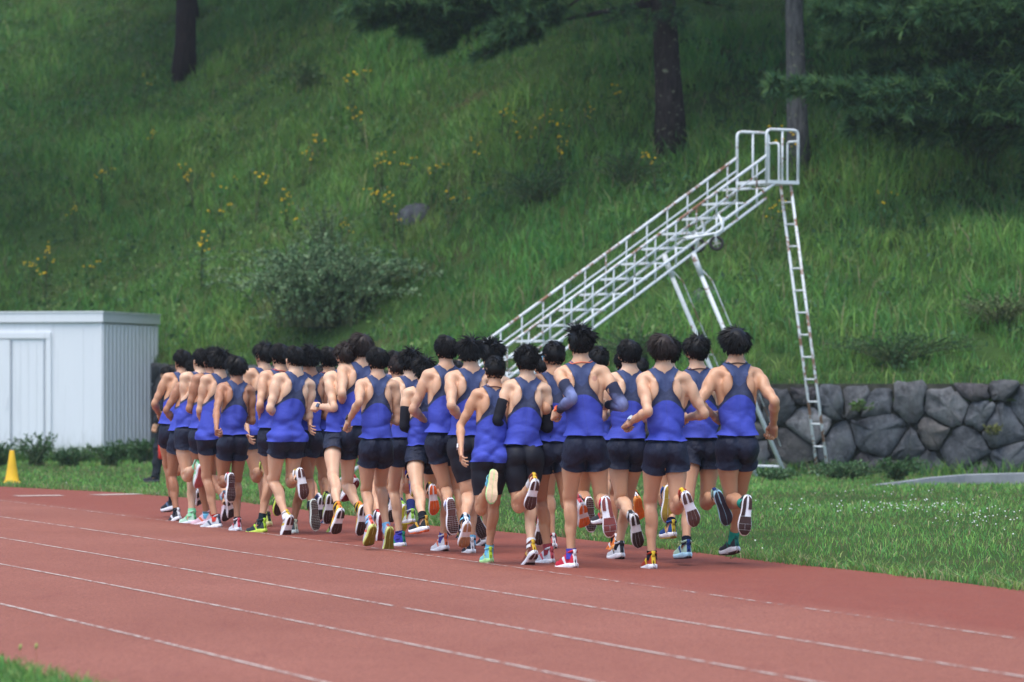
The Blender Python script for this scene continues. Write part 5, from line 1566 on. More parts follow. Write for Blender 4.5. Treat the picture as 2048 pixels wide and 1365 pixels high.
BODIES = {}
def base_body(h):
    if h not in BODIES:
        V, Q, nskin = body_rest([HAND_OPEN if c == 'o' else HAND_FIST for c in h])
        me = mesh_np('body', V, Q)
        rest_attr(me, V)
        mi = np.zeros(len(Q), np.int32); mi[nskin:] = 1; me.polygons.foreach_set('material_index', mi)
        BODIES[h] = (V, me)
    return BODIES[h]
def base_cloth(name, VQ, seed, amp):
    V, Q = VQ; me = mesh_np(name, V, Q); rest_attr(me, V)
    return (V, me)
CLOTH = {k: base_cloth(n, v, i, .006) for i, (k, n, v) in enumerate((('singlet', 'singlet', SINGLET), ('long', 'singlet', SINGLET_LONG), ('shorts', 'shorts', SHORTS), ('tights', 'half_tights', TIGHTS)))}

def posed(name, rest, me0, pose, xf, parent, mats, disp=None, copy=True, hs=1.0):
    me = me0.copy() if copy else me0
    P = deform(rest, pose, hs)
    me.vertices.foreach_set('co', xf(P).astype(np.float32).ravel())
    me.update()
    if disp is not None:
        nrm = np.empty(len(rest) * 3, np.float32); me.vertices.foreach_get('normal', nrm)
        co = np.empty(len(rest) * 3, np.float32); me.vertices.foreach_get('co', co)
        co = co.reshape(-1, 3) + nrm.reshape(-1, 3) * disp[:, None]
        me.vertices.foreach_set('co', co.astype(np.float32).ravel()); me.update()
    me.materials.clear()
    for m in mats: me.materials.append(m)
    return link(bpy.data.objects.new(name, me), parent)

PITCH0 = math.radians(6)
def make_runner(i, d):
    rr = np.random.default_rng(100 + i)
    gy = d['gy']; s = (gy - HY) / CAMH; Z = F / s
    k = (gy - d['top']) / s / d.get('kk', 1.705)
    psi = math.radians(d['psi']); Rz = rotm((0, 0, 1), psi)
    O = np.array([(d['hip'] - CX) / F * Z, Z, .868 * k + d.get('up', 0)])
    base = np.array([O[0], O[1], 0])
    lean = PITCH0 + math.radians(rr.uniform(-1, 2)); tw = math.radians(d.get('tw', 0))
    dx = (d['head'] - d['hip']) / s
    best = None
    for b in np.linspace(-.35, .35, 141):
        R = rotm((0, 1, 0), b) @ rotm((1, 0, 0), -lean)
        e = abs((k * Rz @ (R @ np.array([0, 0, .62])))[0] - dx)
        if best is None or e < best[0]: best = (e, b)
    Rsp = rotm((0, 1, 0), best[1]) @ rotm((1, 0, 0), -lean) @ rotm((0, 0, 1), tw)
    piv = np.array([0, 0, 1.0]); hz = np.array([0, 0, .90])
    kv = k * np.array([rr.uniform(.90, 1.03), rr.uniform(.93, 1.04), 1.0])          # slimmer and broader builds
    loc = lambda W: Rz.T @ (W - O) / kv + hz
    wld = lambda P: O + Rz @ (kv * (P - hz))
    xf = lambda P: (kv * (P - hz)) @ Rz.T + (O - base)
    def lray(x, y):
        o, dd = ray(x, y); return loc(o), (Rz.T @ dd) / kv
    pose = dict(spine=rvec(Rsp), twist={}, elbow={}, shoulder={}, knee={}, hip={},
                neck=rvec(rotm((0, 0, 1), math.radians(d.get('look', rr.uniform(-6, 6))) - tw * .8) @ rotm((0, 1, 0), -best[1] * .7 + rr.uniform(-.04, .04)) @ rotm((1, 0, 0), lean * .6 + rr.uniform(-.05, .06))))
    tl = lambda P: piv + Rsp.T @ (P - piv)
    for sd, key in ((-1, 'L'), (1, 'R')):
        a = d.get(key + 'a', 'back'); S = mir(SH, sd); ad = mir(ADIR, sd)
        if isinstance(a, str):
            up = {'back': (.28 * sd, -.52, -.8), 'fwd': (.15 * sd, .12, -.98), 'mid': (.22 * sd, -.2, -.95)}[a]
            fo = {'back': (-.25 * sd, .85, -.15), 'fwd': (-.42 * sd, .80, .30), 'mid': (-.3 * sd, .85, .1)}[a]
            E = S + np.array(up) / np.linalg.norm(up) * L1; W = E + np.array(fo) / np.linalg.norm(fo) * L2
        else:
            o, dd = lray(*a[0]); o2, d2 = tl(o), Rsp.T @ dd
            E = hit(o2, d2, S, L1, a[2] if len(a) > 2 else False)
            o, dd = lray(*a[1]); o2, d2 = tl(o), Rsp.T @ dd
            W = hit(o2, d2, E, L2, a[3] if len(a) > 3 else True)
        Rs = rot_between(ad, E - S); pose['shoulder'][sd] = rvec(Rs)
        pose['elbow'][sd] = rvec(rot_between(ad, Rs.T @ (W - E)))
        pose['twist'][sd] = math.radians(d.get(key + 't', rr.uniform(-15, 25))) * -sd
    feet = {}
    hd = Rz @ np.array([0, 1.0, 0])
    for sd, key in ((-1, 'L'), (1, 'R')):
        g = d[key + 'l']; H = mir(HP, sd); kr = mir(KN - HP, sd); ar = mir(AN - KN, sd)
        up = np.array([0, 0, 1.0])
        if g[0] == 'S':
            G = ground(g[1], g[2]); p = math.radians(g[3]); yaw = math.radians(g[4] if len(g) > 4 else 0) * 1.0
            h2 = rotm((0, 0, 1), yaw) @ hd
            f = h2 * math.cos(p) - up * math.sin(p)
            u = up - f * (up @ f); u /= np.linalg.norm(u)
            if abs(p) > math.radians(75): u = hd
            M = np.stack([np.cross(f, u), f, u], 1)
            tip = np.array([0, .125, SBOT]) if p > .35 else np.array([0, -.055, SBOT])
            G = G + np.array([0, 0, g[5] if len(g) > 5 else 0.0])
            A = loc(G - M @ tip * k)
            D = A - H; L = np.linalg.norm(D); L = min(L, (T1 + T2) * .997); D = D / np.linalg.norm(D)
            x = (T1 ** 2 - T2 ** 2 + L * L) / (2 * L); hgt = math.sqrt(max(0, T1 * T1 - x * x))
            pole = np.array([.08 * sd, 1.0, 0]); pole -= D * (pole @ D); pole /= np.linalg.norm(pole)
            K = H + D * x + pole * hgt; A = H + D * L
        elif g[0] == 'F':
            _, kx, ky, hx, hy, tx, ty = g[:7]
            K = hit(*lray(kx, ky), H, T1, True)
            A = hit(*lray(hx + .16 * (tx - hx), hy + .16 * (ty - hy)), K, T2, False)
            v = np.array([(tx - hx) / s, 0, -(ty - hy) / s]); L = .275 * k; q = np.linalg.norm(v)
            sign = g[7] if len(g) > 7 else 1
            v[1] = sign * math.sqrt(max(0, L * L - q * q)) * .8
            f = v / np.linalg.norm(v); u = hd + np.array([0, 0, .15]); u = u - f * (u @ f); u /= np.linalg.norm(u)
            M = np.stack([np.cross(f, u), f, u], 1)
        else:
            b = g[1]
            if b == 'back': K = H + np.array([.03 * sd, .16, -.98]) * T1; A = K + np.array([0, -.86, -.5]) * T2; f = Rz @ np.array([0, .35, -.94])
            elif b == 'high': K = H + np.array([.03 * sd, .25, -.96]) * T1; A = K + np.array([0, -.97, .05]) * T2; f = Rz @ np.array([0, -.2, -.97])
            else: K = H + np.array([.03 * sd, .22, -.975]) * T1; A = K + np.array([0, -.30, -.954]) * T2; f = Rz @ np.array([0, .95, -.3])
            f = f / np.linalg.norm(f); u = hd + up; u = u - f * (u @ f); u /= np.linalg.norm(u)
            M = np.stack([np.cross(f, u), f, u], 1)
        Rh = rot_between(kr, K - H); pose['hip'][sd] = rvec(Rh)
        pose['knee'][sd] = rvec(rot_between(ar, Rh.T @ (A - K)))
        feet[sd] = (wld(A), M)
    root = empty('runner', tuple(base), d['label'], 'runner', 'runners in blue singlets on the track')
    skin = SKINS[d.get('skin', int(rr.integers(0, 4)))]
    V, me = base_body(d.get('hands', 'ff'))
    posed('body', V, me, pose, xf, root, [skin, EYE])
    key = 'long' if d.get('long') else 'singlet'
    V, me = CLOTH[key]
    low = sm(1.22, 1.0, V[:, 2])
    disp = np.maximum(add_folds(V, 300 + i, .044, 26, 20), -.008) * low + .003
    posed('singlet', V, me, pose, xf, root, [M_SING], disp, hs=.35)
    tk = 'tights' if d.get('tights') else 'shorts'
    V, me = CLOTH[tk]
    disp = None if tk == 'tights' else np.maximum(add_folds(V, 500 + i, .024, 46, 20), -.005) * sm(.98, .84, V[:, 2])
    posed('half_tights' if tk == 'tights' else 'shorts', V, me, pose, xf, root, [M_TIGHT if tk == 'tights' else M_SHORT], disp)
    # hair follows the head rigidly
    hp = deform(np.array([HC, HC + [.05, 0, 0], HC + [0, .05, 0], HC + [0, 0, .05]]), pose)
    B = np.stack([(hp[j + 1] - hp[0]) / .05 for j in range(3)], 1); B = (Rz @ B) * k * d.get('hs', .985)
    origin = xf(hp[:1])[0]
    ho = bpy.data.objects.new('hair', HAIR[d['hair']]); link(ho, root)
    M4 = np.eye(4); M4[:3, :3] = B; M4[:3, 3] = origin - B @ HC
    if d.get('flip'): M4[:3, :3] = B @ np.diag([-1, 1, 1]); M4[:3, 3] = origin - M4[:3, :3] @ HC
    ho.matrix_basis = Matrix(M4.tolist())
    if not HAIR[d['hair']].materials: HAIR[d['hair']].materials.append(HAIRM['black'])
    ho.material_slots[0].link = 'OBJECT'; ho.material_slots[0].material = HAIRM[d.get('hc', 'black')]
    # shoes and socks
    c = d['shoe']
    for sd in (-1, 1):
        A, M = feet[sd]
        M4 = np.eye(4); M4[:3, :3] = M * k * 1.02; M4[:3, 3] = A - base
        up_, mid_, out_ = SHOE[sd]
        so = bpy.data.objects.new('shoe', up_); link(so, root); so.matrix_basis = Matrix(M4.tolist())
        for nm, me_, mt, par in (('shoe', up_, upper_mat(c[0], c[1]), so), ('midsole', mid_, plain('midsole_foam', c[2], .55, .3, .06), None), ('outsole', out_[c[4]], plain('outsole_rubber', c[3], .7, .25, .12), None)):
            if not me_.materials: me_.materials.append(None)
            ob = so if par is not None else link(bpy.data.objects.new(nm, me_), so)
            if nm == 'outsole': ob['kind'] = 'stuff'
            ob.material_slots[0].link = 'OBJECT'; ob.material_slots[0].material = mt
        sk = d.get('sock', ((30, 30, 40), .07))
        V, Fc = sock_rest(sd, sk[1]); me = mesh_np('sock', V, Fc); posed('sock', V, me, pose, xf, root, [plain('sock_knit', sk[0], .85, .1)], copy=False)
    for w in d.get('wear', ()):
        kind, sd = w[0], w[1]
        if kind == 'band':
            V, Fc = band_rest(sd, w[3] if len(w) > 3 else 0, .016); me = mesh_np('wristband', V, Fc); posed('wristband', V, me, pose, xf, root, [plain('band_rubber', w[2], .5)], copy=False)
        elif kind == 'watch':
            (V, Fc), (V2, F2) = watch_rest(sd)
            me = mesh_np('wristwatch', V, Fc); o = posed('wristwatch', V, me, pose, xf, root, [plain('strap_rubber', w[2], .5)], copy=False)
            me = mesh_np('watch_face', V2, F2, smooth=False); posed('watch_face', V2, me, pose, xf, o, [plain('watch_case', w[3], .25, .5)], copy=False)
        elif kind == 'sleeve':
            V, Fc = sleeve_rest(sd); me = mesh_np('arm_sleeve', V, Fc); rest_attr(me, V)
            posed('arm_sleeve', V, me, pose, xf, root, [w[2]], copy=False)
        elif kind == 'glasses':
            mb = MB(); mb.tube([(-.082, -.03, 1.605), (-.083, .03, 1.610), (-.080, .085, 1.612)], .0035, 5)
            mb.tube([(.082, -.03, 1.605), (.083, .03, 1.610), (.080, .085, 1.612)], .0035, 5); mb.box((0, .108, 1.606), (.068, .003, .016))
            V = np.concatenate(mb.V); me = mesh_np('glasses', V, mb.Fc, False); posed('glasses', V, me, pose, xf, root, [plain('glasses_frame', w[2], .3)], copy=False)
        elif kind == 'neck':
            V, Fc = NECKLACE; me = mesh_np('necklace', V, Fc); posed('necklace', V, me, pose, xf, root, [plain('cord', w[2], .6)], copy=False)
    return root

WHITE, BLACK, BROWN, GREY, NAVY = (236, 236, 240), (34, 35, 40), (74, 50, 44), (120, 122, 128), (36, 44, 84)
LIME, ORANGE, RED, TEAL, SKY = (196, 232, 60), (240, 120, 50), (206, 44, 60), (40, 150, 130), (120, 190, 225)
SL_BLACK = sleeve_mat((26, 27, 36), (26, 27, 36)); SL_GREY = sleeve_mat((40, 44, 66), (120, 130, 176))
RUN = [
 dict(label='rightmost runner beside the stone wall with a black neck cord and teal socks', gy=1134, top=652, head=1470, hip=1474, psi=7, tw=5, hair='windl', skin=1,
      La=((1397, 808), (1426, 831)), Ra=((1549, 803), (1547, 850)), Ll=('F', 1462, 1003, 1491, 998, 1484, 1077), Rl=('S', 1470, 1129, 8, 14),
      shoe=((52, 54, 62), (30, 110, 100), WHITE, (66, 48, 46), 3), sock=(TEAL, .115), wear=(('band', -1, (215, 215, 215)), ('neck', 0, (25, 25, 28)))),
 dict(label='runner in pale green shoes with a dark blue sole raised, between two taller-haired runners', gy=1128, top=666, head=1391, hip=1403, psi=9, hair='spiky', skin=0,
      La='back', Ra='fwd', Ll=('S', 1376, 1134, 4, 6), Rl=('F', 1412, 1017, 1431, 984, 1453, 1051),
      shoe=((176, 206, 186), (30, 60, 130), (178, 222, 240), (54, 48, 58), 2), sock=((24, 28, 44), .09), wear=(('neck', 0, (70, 35, 35)),)),
 dict(label='runner with shaggy dark brown hair, pale square watch and red and yellow shoes', gy=1140, top=664, head=1325, hip=1332, psi=10, tw=-6, hair='mop', hc='brown', skin=0,
      La=((1296, 824), (1263, 843)), Ra=((1409, 829), (1374, 836)), Ll=('S', 1307, 1139, 5, 0), Rl=('F', 1354, 1026, 1366, 985, 1387, 1052),
      shoe=((176, 62, 40), (232, 196, 50), WHITE, (92, 62, 56), 0), sock=((26, 26, 34), .075), wear=(('watch', -1, (170, 200, 235), (205, 225, 245)),)),
 dict(label='runner hidden behind the shaggy brown-haired one, gold sole raised and a blue shoe down', gy=1122, top=672, head=1335, hip=1338, psi=12, hair='spiky', skin=3,
      La='fwd', Ra='mid', Ll=('F', 1332, 1020, 1332, 978, 1330, 1052), Rl=('S', 1342, 1131, 4, 4),
      shoe=((36, 78, 150), (214, 190, 60), WHITE, (176, 150, 64), 2), sock=((26, 30, 60), .08)),
 dict(label='runner with round bowl-cut black hair, black wristband and white-grey shoes', gy=1122, top=673, head=1260, hip=1254, psi=13, hair='neat', skin=3,
      La='fwd', Ra=((1286, 838), (1279, 893), True, True), Ll=('F', 1243, 1003, 1263, 1029, 1275, 1094), Rl=('S', 1243, 1120, 6, 6), hands='fo',
      shoe=((222, 224, 228), (60, 60, 66), WHITE, (62, 46, 42), 0), sock=((30, 30, 40), .08), wear=(('band', 1, (28, 28, 32), .01),)),
 dict(label='short-haired runner with a thin crown spot, behind the sleeved tall runner', gy=1112, top=688, head=1199, hip=1190, psi=12, hair='short', skin=1,
      La='mid', Ra='back', Ll=('F', 1165, 994, 1174, 1000, 1181, 1076), Rl=('S', 1218, 1123, 6, 14),
      shoe=((60, 62, 66), (206, 60, 60), WHITE, (84, 56, 54), 1), sock=((212, 232, 50), .10)),
 dict(label='runner hidden behind the bowl-cut runner with an orange sole raised', gy=1100, top=694, head=1252, hip=1246, psi=14, hair='neat', skin=2,
      La='mid', Ra='fwd', Ll=('D', 'stance'), Rl=('F', 1238, 1012, 1269, 988, 1272, 1030),
      shoe=((240, 130, 60), WHITE, (245, 170, 90), (232, 118, 46), 2), sock=((30, 30, 40), .08)),
 dict(label='tall runner in grey arm sleeves with an orange watch, red shoes and windblown hair', gy=1138, top=645, head=1160, hip=1170, psi=9, tw=-12, hair='windy', skin=4, hs=.97, kk=1.72,
      La=((1144, 797), (1117, 822)), Ra=((1246, 811), (1213, 810)), Ll=('S', 1150, 1137, 5, 16), Rl=('F', 1203, 1004, 1208, 1001, 1217, 1081),
      shoe=((208, 40, 66), WHITE, WHITE, (128, 66, 62), 3), sock=((72, 70, 170), .085),
      wear=(('sleeve', -1, SL_GREY), ('sleeve', 1, SL_GREY), ('watch', -1, (225, 230, 238), (236, 104, 50)), ('neck', 0, (226, 120, 90)))),
 dict(label='runner with cropped hair, blue glasses arm and red watch, in white shoes', gy=1128, top=677, head=1111, hip=1103, psi=16, tw=-8, hair='short', skin=1,
      La=((1093, 818), (1078, 845)), Ra='fwd', Ll=('S', 1104, 1128, 5, 10), Rl=('F', 1136, 1012, 1157, 1000, 1159, 1042),
      shoe=((222, 222, 230), (220, 90, 100), WHITE, (232, 120, 56), 0), sock=((150, 60, 70), .095), wear=(('watch', -1, (196, 40, 56), (150, 30, 44)), ('glasses', 1, SKY))),
 dict(label='runner just visible behind the cropped-haired one with the red watch', gy=1098, top=704, head=1090, hip=1082, psi=15, hair='short', skin=1,
      La='mid', Ra='back', Ll=('D', 'back'), Rl=('D', 'stance'), shoe=((232, 110, 110), WHITE, WHITE, (70, 50, 46), 0)),
 dict(label='curly-haired runner in black arm sleeves and black half tights', gy=1130, top=688, head=1056, hip=1046, psi=10, hair='curly', skin=3,
      La=((994, 842), (1014, 866)), Ra='fwd', Ll=('F', 1038, 1018, 1068, 956, 1056, 1013, 1), Rl=('S', 1056, 1131, 28, 10), tights=True,
      shoe=((130, 62, 46), (236, 190, 60), WHITE, (88, 58, 54), 0), sock=((226, 226, 226), .10), wear=(('sleeve', -1, SL_BLACK), ('sleeve', 1, SL_BLACK))),
 dict(label='short runner in an untucked singlet and half tights, purple watch and cyan-lime shoes', gy=1130, top=708, head=992, hip=981, psi=10, hair='short', skin=1, hands='of', long=True, tights=True,
      La=((919, 856), (922, 898), False, False), Ra='fwd', Ll=('F', 962, 1035, 983, 952, 979, 1014, -1), Rl=('S', 981, 1128, 4, 4),
      shoe=((140, 214, 216), (206, 236, 60), (176, 226, 150), (226, 196, 160), 2), sock=((110, 190, 225), .10), wear=(('watch', -1, (106, 74, 168), (190, 190, 200)), ('neck', 0, (80, 40, 40)))),
 dict(label='runner with layered black hair in dark navy shoes and light blue socks', gy=1108, top=671, head=943, hip=936, psi=13, hair='messy', skin=0, tights=True,
      La=((903, 812), (925, 845)), Ra='fwd', Ll=('F', 938, 1000, 931, 1037, 923, 1084), Rl=('S', 945, 1108, 6, 0),
      shoe=((30, 34, 52), WHITE, WHITE, (180, 140, 104), 0), sock=((120, 190, 225), .09)),
 dict(label='runner with wild wind-lifted hair behind the untucked short runner', gy=1096, top=676, head=985, hip=968, psi=14, hair='windy', skin=3, hs=.98,
      La='mid', Ra='back', Ll=('F', 952, 1003, 942, 1018, 966, 1077), Rl=('S', 974, 1094, 10, 0),
      shoe=((44, 46, 54), WHITE, (200, 200, 206), (82, 62, 58), 1)),
 dict(label='tall runner with thick trimmed hair and white-orange shoes, dotted brown sole raised', gy=1106, top=665, head=893, hip=887, psi=13, tw=-4, hair='neat', skin=0,
      La=((822, 829), (850, 842)), Ra='fwd', Ll=('F', 893, 984, 897, 1003, 905, 1077), Rl=('S', 892, 1104, 8, 10),
      shoe=((226, 226, 232), (240, 120, 80), WHITE, (92, 58, 54), 1), sock=((76, 74, 150), .09)),
 dict(label='runner in one black arm sleeve and black shoe-socks, orange sole raised', gy=1103, top=711, head=850, hip=846, psi=15, hair='messy', skin=3,
      La=((808, 853), (826, 862)), Ra='fwd', Ll=('S', 860, 1111, 8, 18), Rl=('F', 860, 985, 861, 971, 863, 1031),
      shoe=((36, 40, 44), (206, 160, 60), WHITE, (232, 104, 46), 0), sock=((26, 28, 34), .11), wear=(('sleeve', -1, SL_BLACK),)),
 dict(label='runner just visible between the two tall trimmed and layered haircuts', gy=1078, top=716, head=914, hip=904, psi=16, hair='neat', skin=1,
      La='mid', Ra='mid', Ll=('D', 'back'), Rl=('D', 'stance'), shoe=((40, 44, 60), LIME, WHITE, (60, 50, 48), 0)),
 dict(label='runner with swept black hair, white-strapped watch and royal blue shoes', gy=1094, top=692, head=824, hip=810, psi=19, tw=-6, hair='messy', skin=3,
      La=((806, 814), (784, 841)), Ra='fwd', Ll=('S', 808, 1094, 6, 18), Rl=('F', 815, 975, 820, 945, 822, 981),
      shoe=((66, 64, 176), (44, 150, 120), WHITE, (206, 206, 50), 2), sock=((70, 66, 170), .07), wear=(('watch', -1, WHITE, (60, 62, 68)),)),
 dict(label='runner with short brownish hair and navy crew socks behind the blue-shoed runner', gy=1072, top=707, head=793, hip=806, psi=19, hair='short', hc='brown', skin=1,
      La='mid', Ra='mid', Ll=('D', 'back'), Rl=('S', 825, 1077, 4, 0),
      shoe=((226, 232, 226), (170, 232, 90), WHITE, (206, 196, 60), 2), sock=((40, 50, 104), .17)),
 dict(label='runner of whom only a dark crown shows behind the short brownish hair', gy=1052, top=696, head=790, hip=782, psi=20, hair='neat', skin=1,
      La='mid', Ra='mid', Ll=('D', 'back'), Rl=('D', 'stance'), shoe=((60, 70, 120), WHITE, WHITE, (60, 50, 48), 0)),
 dict(label='runner with glossy black hair and a broad bare shoulder blade, pale socks over olive soles', gy=1100, top=689, head=756, hip=752, psi=20, tw=-10, hair='neat', skin=0,
      La=((718, 805), (698, 841)), Ra='fwd', Ll=('F', 733, 985, 741, 1042, 730, 1080), Rl=('S', 776, 1099, 66, 0),
      shoe=((214, 206, 220), (236, 110, 90), (226, 232, 140), (140, 124, 42), 2), sock=((124, 184, 226), .10), wear=(('watch', -1, WHITE, (62, 60, 58)),)),
 dict(label='tallest runner with long brownish bowl hair standing above the pack, black wristband', gy=1080, top=661, head=727, hip=706, psi=22, tw=-6, hair='mop', hc='brown', skin=0,
      La=((684, 788), (684, 813)), Ra='fwd', Ll=('S', 706, 1068, 44, 14), Rl=('F', 748, 985, 757, 1027, 755, 1091),
      shoe=((232, 232, 238), (210, 60, 60), WHITE, (122, 42, 46), 2), sock=((30, 32, 50), .10), wear=(('band', -1, (30, 30, 34)),)),
 dict(label='spiky brown-haired runner with his left forearm held out and an orange-yellow shoe', gy=1080, top=680, head=692, hip=681, psi=21, hair='spiky', hc='brown', skin=3,
      La=((668, 816), (638, 814)), Ra='fwd', Ll=('S', 677, 1086, 52, 0), Rl=('D', 'back'),
      shoe=((236, 190, 60), (240, 140, 60), WHITE, (70, 46, 40), 0), sock=((30, 32, 40), .10), wear=(('watch', -1, (40, 44, 60), (70, 80, 100)),)),
 dict(label='runner with a turquoise wristband on a hanging left hand', gy=1066, top=688, head=661, hip=649, psi=22, tw=-5, hair='neat', skin=1, hands='of',
      La=((621, 812), (620, 843), False, False), Ra='fwd', Ll=('F', 652, 962, 655, 990, 649, 1047), Rl=('D', 'stance'),
      shoe=((190, 226, 110), (30, 30, 40), WHITE, (72, 46, 42), 0), sock=((60, 64, 70), .08), wear=(('band', -1, (70, 206, 196)), ('neck', 0, (160, 60, 60)))),
 dict(label='runner of whom only a dark crown shows beside the turquoise-banded runner', gy=1048, top=728, head=644, hip=636, psi=22, hair='short', skin=1,
      La='mid', Ra='mid', Ll=('D', 'back'), Rl=('D', 'stance'), shoe=((60, 70, 120), WHITE, WHITE, (60, 50, 48), 0)),
 dict(label='runner with feathered black hair and a grey lugged sole pushing off behind', gy=1068, top=687, head=620, hip=612, psi=21, hair='messy', skin=2,
      La=((567, 820), (588, 829)), Ra='fwd', Ll=('F', 617, 962, 622, 1005, 629, 1068), Rl=('S', 592, 1068, 5, 10),
      shoe=((74, 82, 84), (226, 232, 200), (226, 234, 224), (84, 66, 62), 1), sock=((40, 44, 50), .07)),
 dict(label='runner in an untucked singlet with his elbow bent tight and a brown sole raised', gy=1070, top=686, head=592, hip=574, psi=26, hair='neat', skin=3, long=True,
      La=((540, 818), (559, 836)), Ra='fwd', Ll=('S', 574, 1071, 58, 0), Rl=('F', 583, 964, 594, 943, 603, 1006),
      shoe=((232, 228, 226), (226, 190, 60), WHITE, (88, 54, 50), 0), sock=((226, 226, 226), .08)),
 dict(label='runner with a red neck cord, white wristband and lime shoes', gy=1066, top=681, head=565, hip=546, psi=25, tw=-5, hair='neat', skin=0,
      La=((520, 811), (522, 835), False, True), Ra='fwd', Ll=('F', 541, 958, 556, 973, 548, 1031), Rl=('S', 530, 1066, 6, 14),
      shoe=((48, 60, 62), (190, 236, 60), (206, 230, 90), (72, 46, 40), 0), sock=((30, 44, 50), .12), wear=(('band', -1, (226, 226, 230)), ('neck', 0, (190, 60, 50)))),
 dict(label='spiky-haired runner in an untucked singlet with a white wristband and a yellow sole raised', gy=1054, top=679, head=531, hip=513, psi=27, hair='spiky', skin=0, long=True, hands='of',
      La=((487, 822), (494, 856), False, False), Ra='fwd', Ll=('F', 517, 978, 527, 929, 536, 982), Rl=('D', 'stance'),
      shoe=((210, 226, 110), (40, 40, 44), (232, 226, 150), (226, 180, 130), 2), sock=((34, 40, 50), .08), wear=(('band', -1, (228, 228, 232)),)),
 dict(label='runner with hair over his nape, black wristband and a pink-striped sole', gy=1063, top=708, head=474, hip=466, psi=20, tw=-4, hair='mop', skin=2,
      La=((433, 823), (433, 853), False, False), Ra='fwd', Ll=('F', 446, 965, 458, 951, 458, 1008), Rl=('S', 478, 1063, 6, 0), hs=.97,
      shoe=((232, 232, 236), (236, 84, 104), WHITE, (76, 44, 46), 1), sock=((60, 60, 66), .06), wear=(('band', -1, (26, 26, 30)),)),
 dict(label='tousle-haired runner in an untucked singlet with a thin white wristband', gy=1056, top=693, head=443, hip=425, psi=27, hair='messy', skin=0, long=True, hands='of',
      La=((398, 829), (406, 850)), Ra='fwd', Ll=('S', 440, 1056, 10, 18), Rl=('F', 448, 975, 452, 990, 453, 1028),
      shoe=((206, 210, 216), (80, 90, 110), WHITE, (60, 44, 42), 0), sock=((206, 70, 60), .07), wear=(('band', -1, (232, 232, 236)),)),
 dict(label='darker-armed runner with fluffy hair in pink and white shoes', gy=1051, top=692, head=426, hip=409, psi=28, hair='curly', skin=2,
      La=((378, 822), (396, 824)), Ra='fwd', Ll=('S', 424, 1050, 10, 22), Rl=('D', 'back'),
      shoe=((236, 196, 206), (240, 120, 90), (240, 226, 234), (70, 50, 46), 0), sock=((110, 180, 210), .08)),
 dict(label='pale-shouldered runner with a black wristband and a pink sole raised', gy=1048, top=690, head=405, hip=380, psi=27, hair='neat', skin=3, hands='of',
      La=((370, 821), (370, 843), False, True), Ra='fwd', Ll=('F', 376, 966, 396, 926, 388, 970), Rl=('S', 390, 1048, 6, 8),
      shoe=((196, 232, 206), (120, 206, 140), WHITE, (206, 110, 110), 1), sock=((150, 226, 170), .09), wear=(('band', -1, (34, 32, 32)),)),
 dict(label='runner with lowered dark head between the leading runner and the pale-shouldered one', gy=1042, top=712, head=393, hip=366, psi=28, hair='curly', skin=2,
      La=((331, 824), (355, 853)), Ra='fwd', Ll=('D', 'stance'), Rl=('F', 386, 975, 389, 976, 388, 1001),
      shoe=((60, 60, 66), WHITE, WHITE, (58, 46, 42), 0)),
 dict(label='leading runner beside the shed, left elbow swung wide, black and white shoes', gy=1038, top=696, head=368, hip=347, psi=28, tw=-8, hair='neat', skin=1, hands='of',
      La=((305, 817), (318, 828)), Ra='fwd', Ll=('S', 352, 1036, 8, 6, .03), Rl=('D', 'high'), up=.02,
      shoe=((44, 48, 56), (90, 110, 140), WHITE, (60, 48, 46), 0), sock=((34, 38, 46), .10)),
]
for i, d in enumerate(RUN):
    make_runner(i, d)
# ------------------------------------------------------------------ bystanders in dark clothes on the lawn beyond the track
def sdf_jacket(P):
    Q_ = P.copy(); ax = np.abs(Q_[:, 0])
    t = (np.stack([ax, Q_[:, 1], Q_[:, 2]], 1) - SH) @ ADIR
    d = np.maximum(sdf_body(P) - .022, np.maximum(Q_[:, 2] - 1.49, np.where(ax < .24, .86 - Q_[:, 2], -1)))
    return np.maximum(d, np.where(ax > .24, t - (L1 + L2 - .02), -1))
def sdf_trouser(P):
    return np.maximum(sdf_body(P) - .026, np.maximum(P[:, 2] - .90, np.maximum(.07 - P[:, 2], np.abs(P[:, 0]) - .245)))
JACKET = surfnet(sdf_jacket, (-.55, -.2, .8), (.55, .2, 1.52), .018)
TROUSER = surfnet(sdf_trouser, (-.3, -.2, .03), (.3, .2, .94), .016)
M_JACKET = shorts_mat('dark_jacket', (30, 32, 40), .03); M_TROUSER = shorts_mat('dark_trousers', (24, 27, 34), .03)
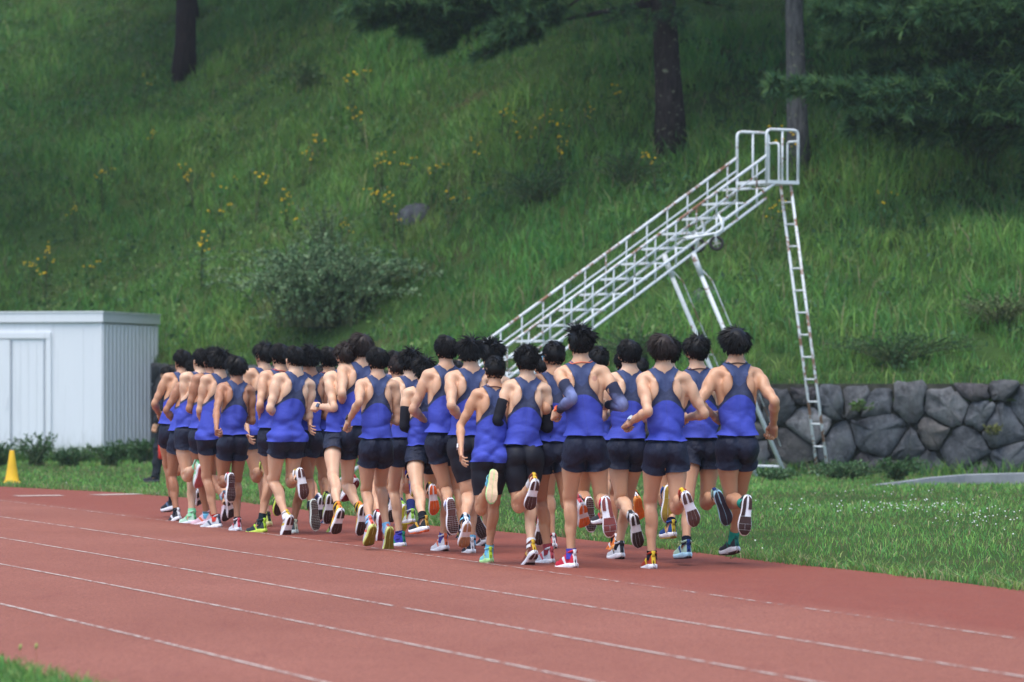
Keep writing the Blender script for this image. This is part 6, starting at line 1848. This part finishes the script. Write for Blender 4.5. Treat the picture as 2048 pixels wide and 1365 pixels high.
def bystander(x, gy, top, psi, label, stride, hair):
    s = (gy - HY) / CAMH; Z = F / s; k = (gy - top) / s / 1.73; Rz = rotm((0, 0, 1), math.radians(psi))
    base = np.array([(x - CX) / F * Z, Z, 0]); hz = np.array([0, 0, .004])
    z3 = np.zeros(3); X_ = np.array([1.0, 0, 0]); Y_ = np.array([0, 1.0, 0])
    pose = dict(spine=X_ * -.05, neck=z3, twist={-1: 0, 1: 0}, shoulder={-1: Y_ * -.40 + X_ * .1, 1: Y_ * .40 + X_ * .35}, elbow={-1: X_ * .25, 1: X_ * .5},
                hip={-1: X_ * stride + Y_ * .06, 1: X_ * -stride - Y_ * .06}, knee={-1: X_ * -.12, 1: X_ * -.45 * (stride > 0)})
    xf = lambda P: k * ((P + hz) @ Rz.T)
    root = empty('person', tuple(base), label, 'person')
    V, me = base_body('ff'); posed('body', V, me, pose, xf, root, [SKINS[1], EYE])
    for nm, (V, Q_), m in (('jacket', JACKET, M_JACKET), ('trousers', TROUSER, M_TROUSER)):
        me = mesh_np(nm, V, Q_); rest_attr(me, V); posed(nm, V, me, pose, xf, root, [m], add_folds(V, 900, .014, 30, 20), copy=False)
    B = Rz * k * 1.03; hp = deform(np.array([HC]), pose)
    M4 = np.eye(4); M4[:3, :3] = B; M4[:3, 3] = xf(hp)[0] - B @ HC
    ho = link(bpy.data.objects.new('hair', HAIR[hair]), root); ho.matrix_basis = Matrix(M4.tolist()); ho.material_slots[0].link = 'OBJECT'; ho.material_slots[0].material = HAIRM['black']
    for sd in (-1, 1):
        A = deform(np.array([mir(AN, sd)]), pose); M4 = np.eye(4); M4[:3, :3] = Rz * k; M4[:3, 3] = xf(A)[0]; M4[2, 3] = max(M4[2, 3], .093 * k)
        up_, mid_, out_ = SHOE[sd]; so = link(bpy.data.objects.new('shoe', up_), root); so.matrix_basis = Matrix(M4.tolist())
        so.material_slots[0].link = 'OBJECT'; so.material_slots[0].material = upper_mat((34, 35, 40), (60, 60, 66))
        ms = link(bpy.data.objects.new('midsole', mid_), so); ms.material_slots[0].link = 'OBJECT'; ms.material_slots[0].material = plain('midsole_foam', (60, 60, 64), .55, .3, .06)
    return root, base, k
_, pb, pk = bystander(338, 968, 733, 62, 'person in dark jacket and trousers standing beyond the leading runners by the shed', .20, 'neat')
bystander(1283, 1026, 716, 20, 'person in black clothes glimpsed between the legs of the front runners', .10, 'short')
mb = MB(); c = pb + np.array([-.10, -.22, .50]); mb.tube([c + [0, 0, -.16], c + [.005, 0, -.14], c + [.01, 0, .0], c + [.012, 0, .13], c + [.01, 0, .15]], [.012, .034, .04, .034, .012], 10)
o = mb.build('red_pouch', plain('red_nylon', (226, 60, 50), .6), smooth=True); tag(o, "small red pouch at the dark-clothed bystander's hip", 'pouch')

# ------------------------------------------------------------------ thin damp air that softens the hillside
mb = MB(); mb.box((0, 200, 22.5), (266, 266, 23.5)); hz_me = mb.mesh('haze')
hm = bpy.data.materials.new('haze_air'); hm.use_nodes = True; nt_ = hm.node_tree
nt_.nodes.remove(nt_.nodes['Principled BSDF'])
pv = nt_.nodes.new('ShaderNodeVolumePrincipled'); pv.inputs['Color'].default_value = (.86, .92, .96, 1); pv.inputs['Density'].default_value = .00035; pv.inputs['Anisotropy'].default_value = .2
nt_.links.new(pv.outputs[0], nt_.nodes['Material Output'].inputs['Volume'])
hz_o = obj('haze', hz_me, hm); tag(hz_o, 'thin pale haze in the air', 'haze', kind='stuff')
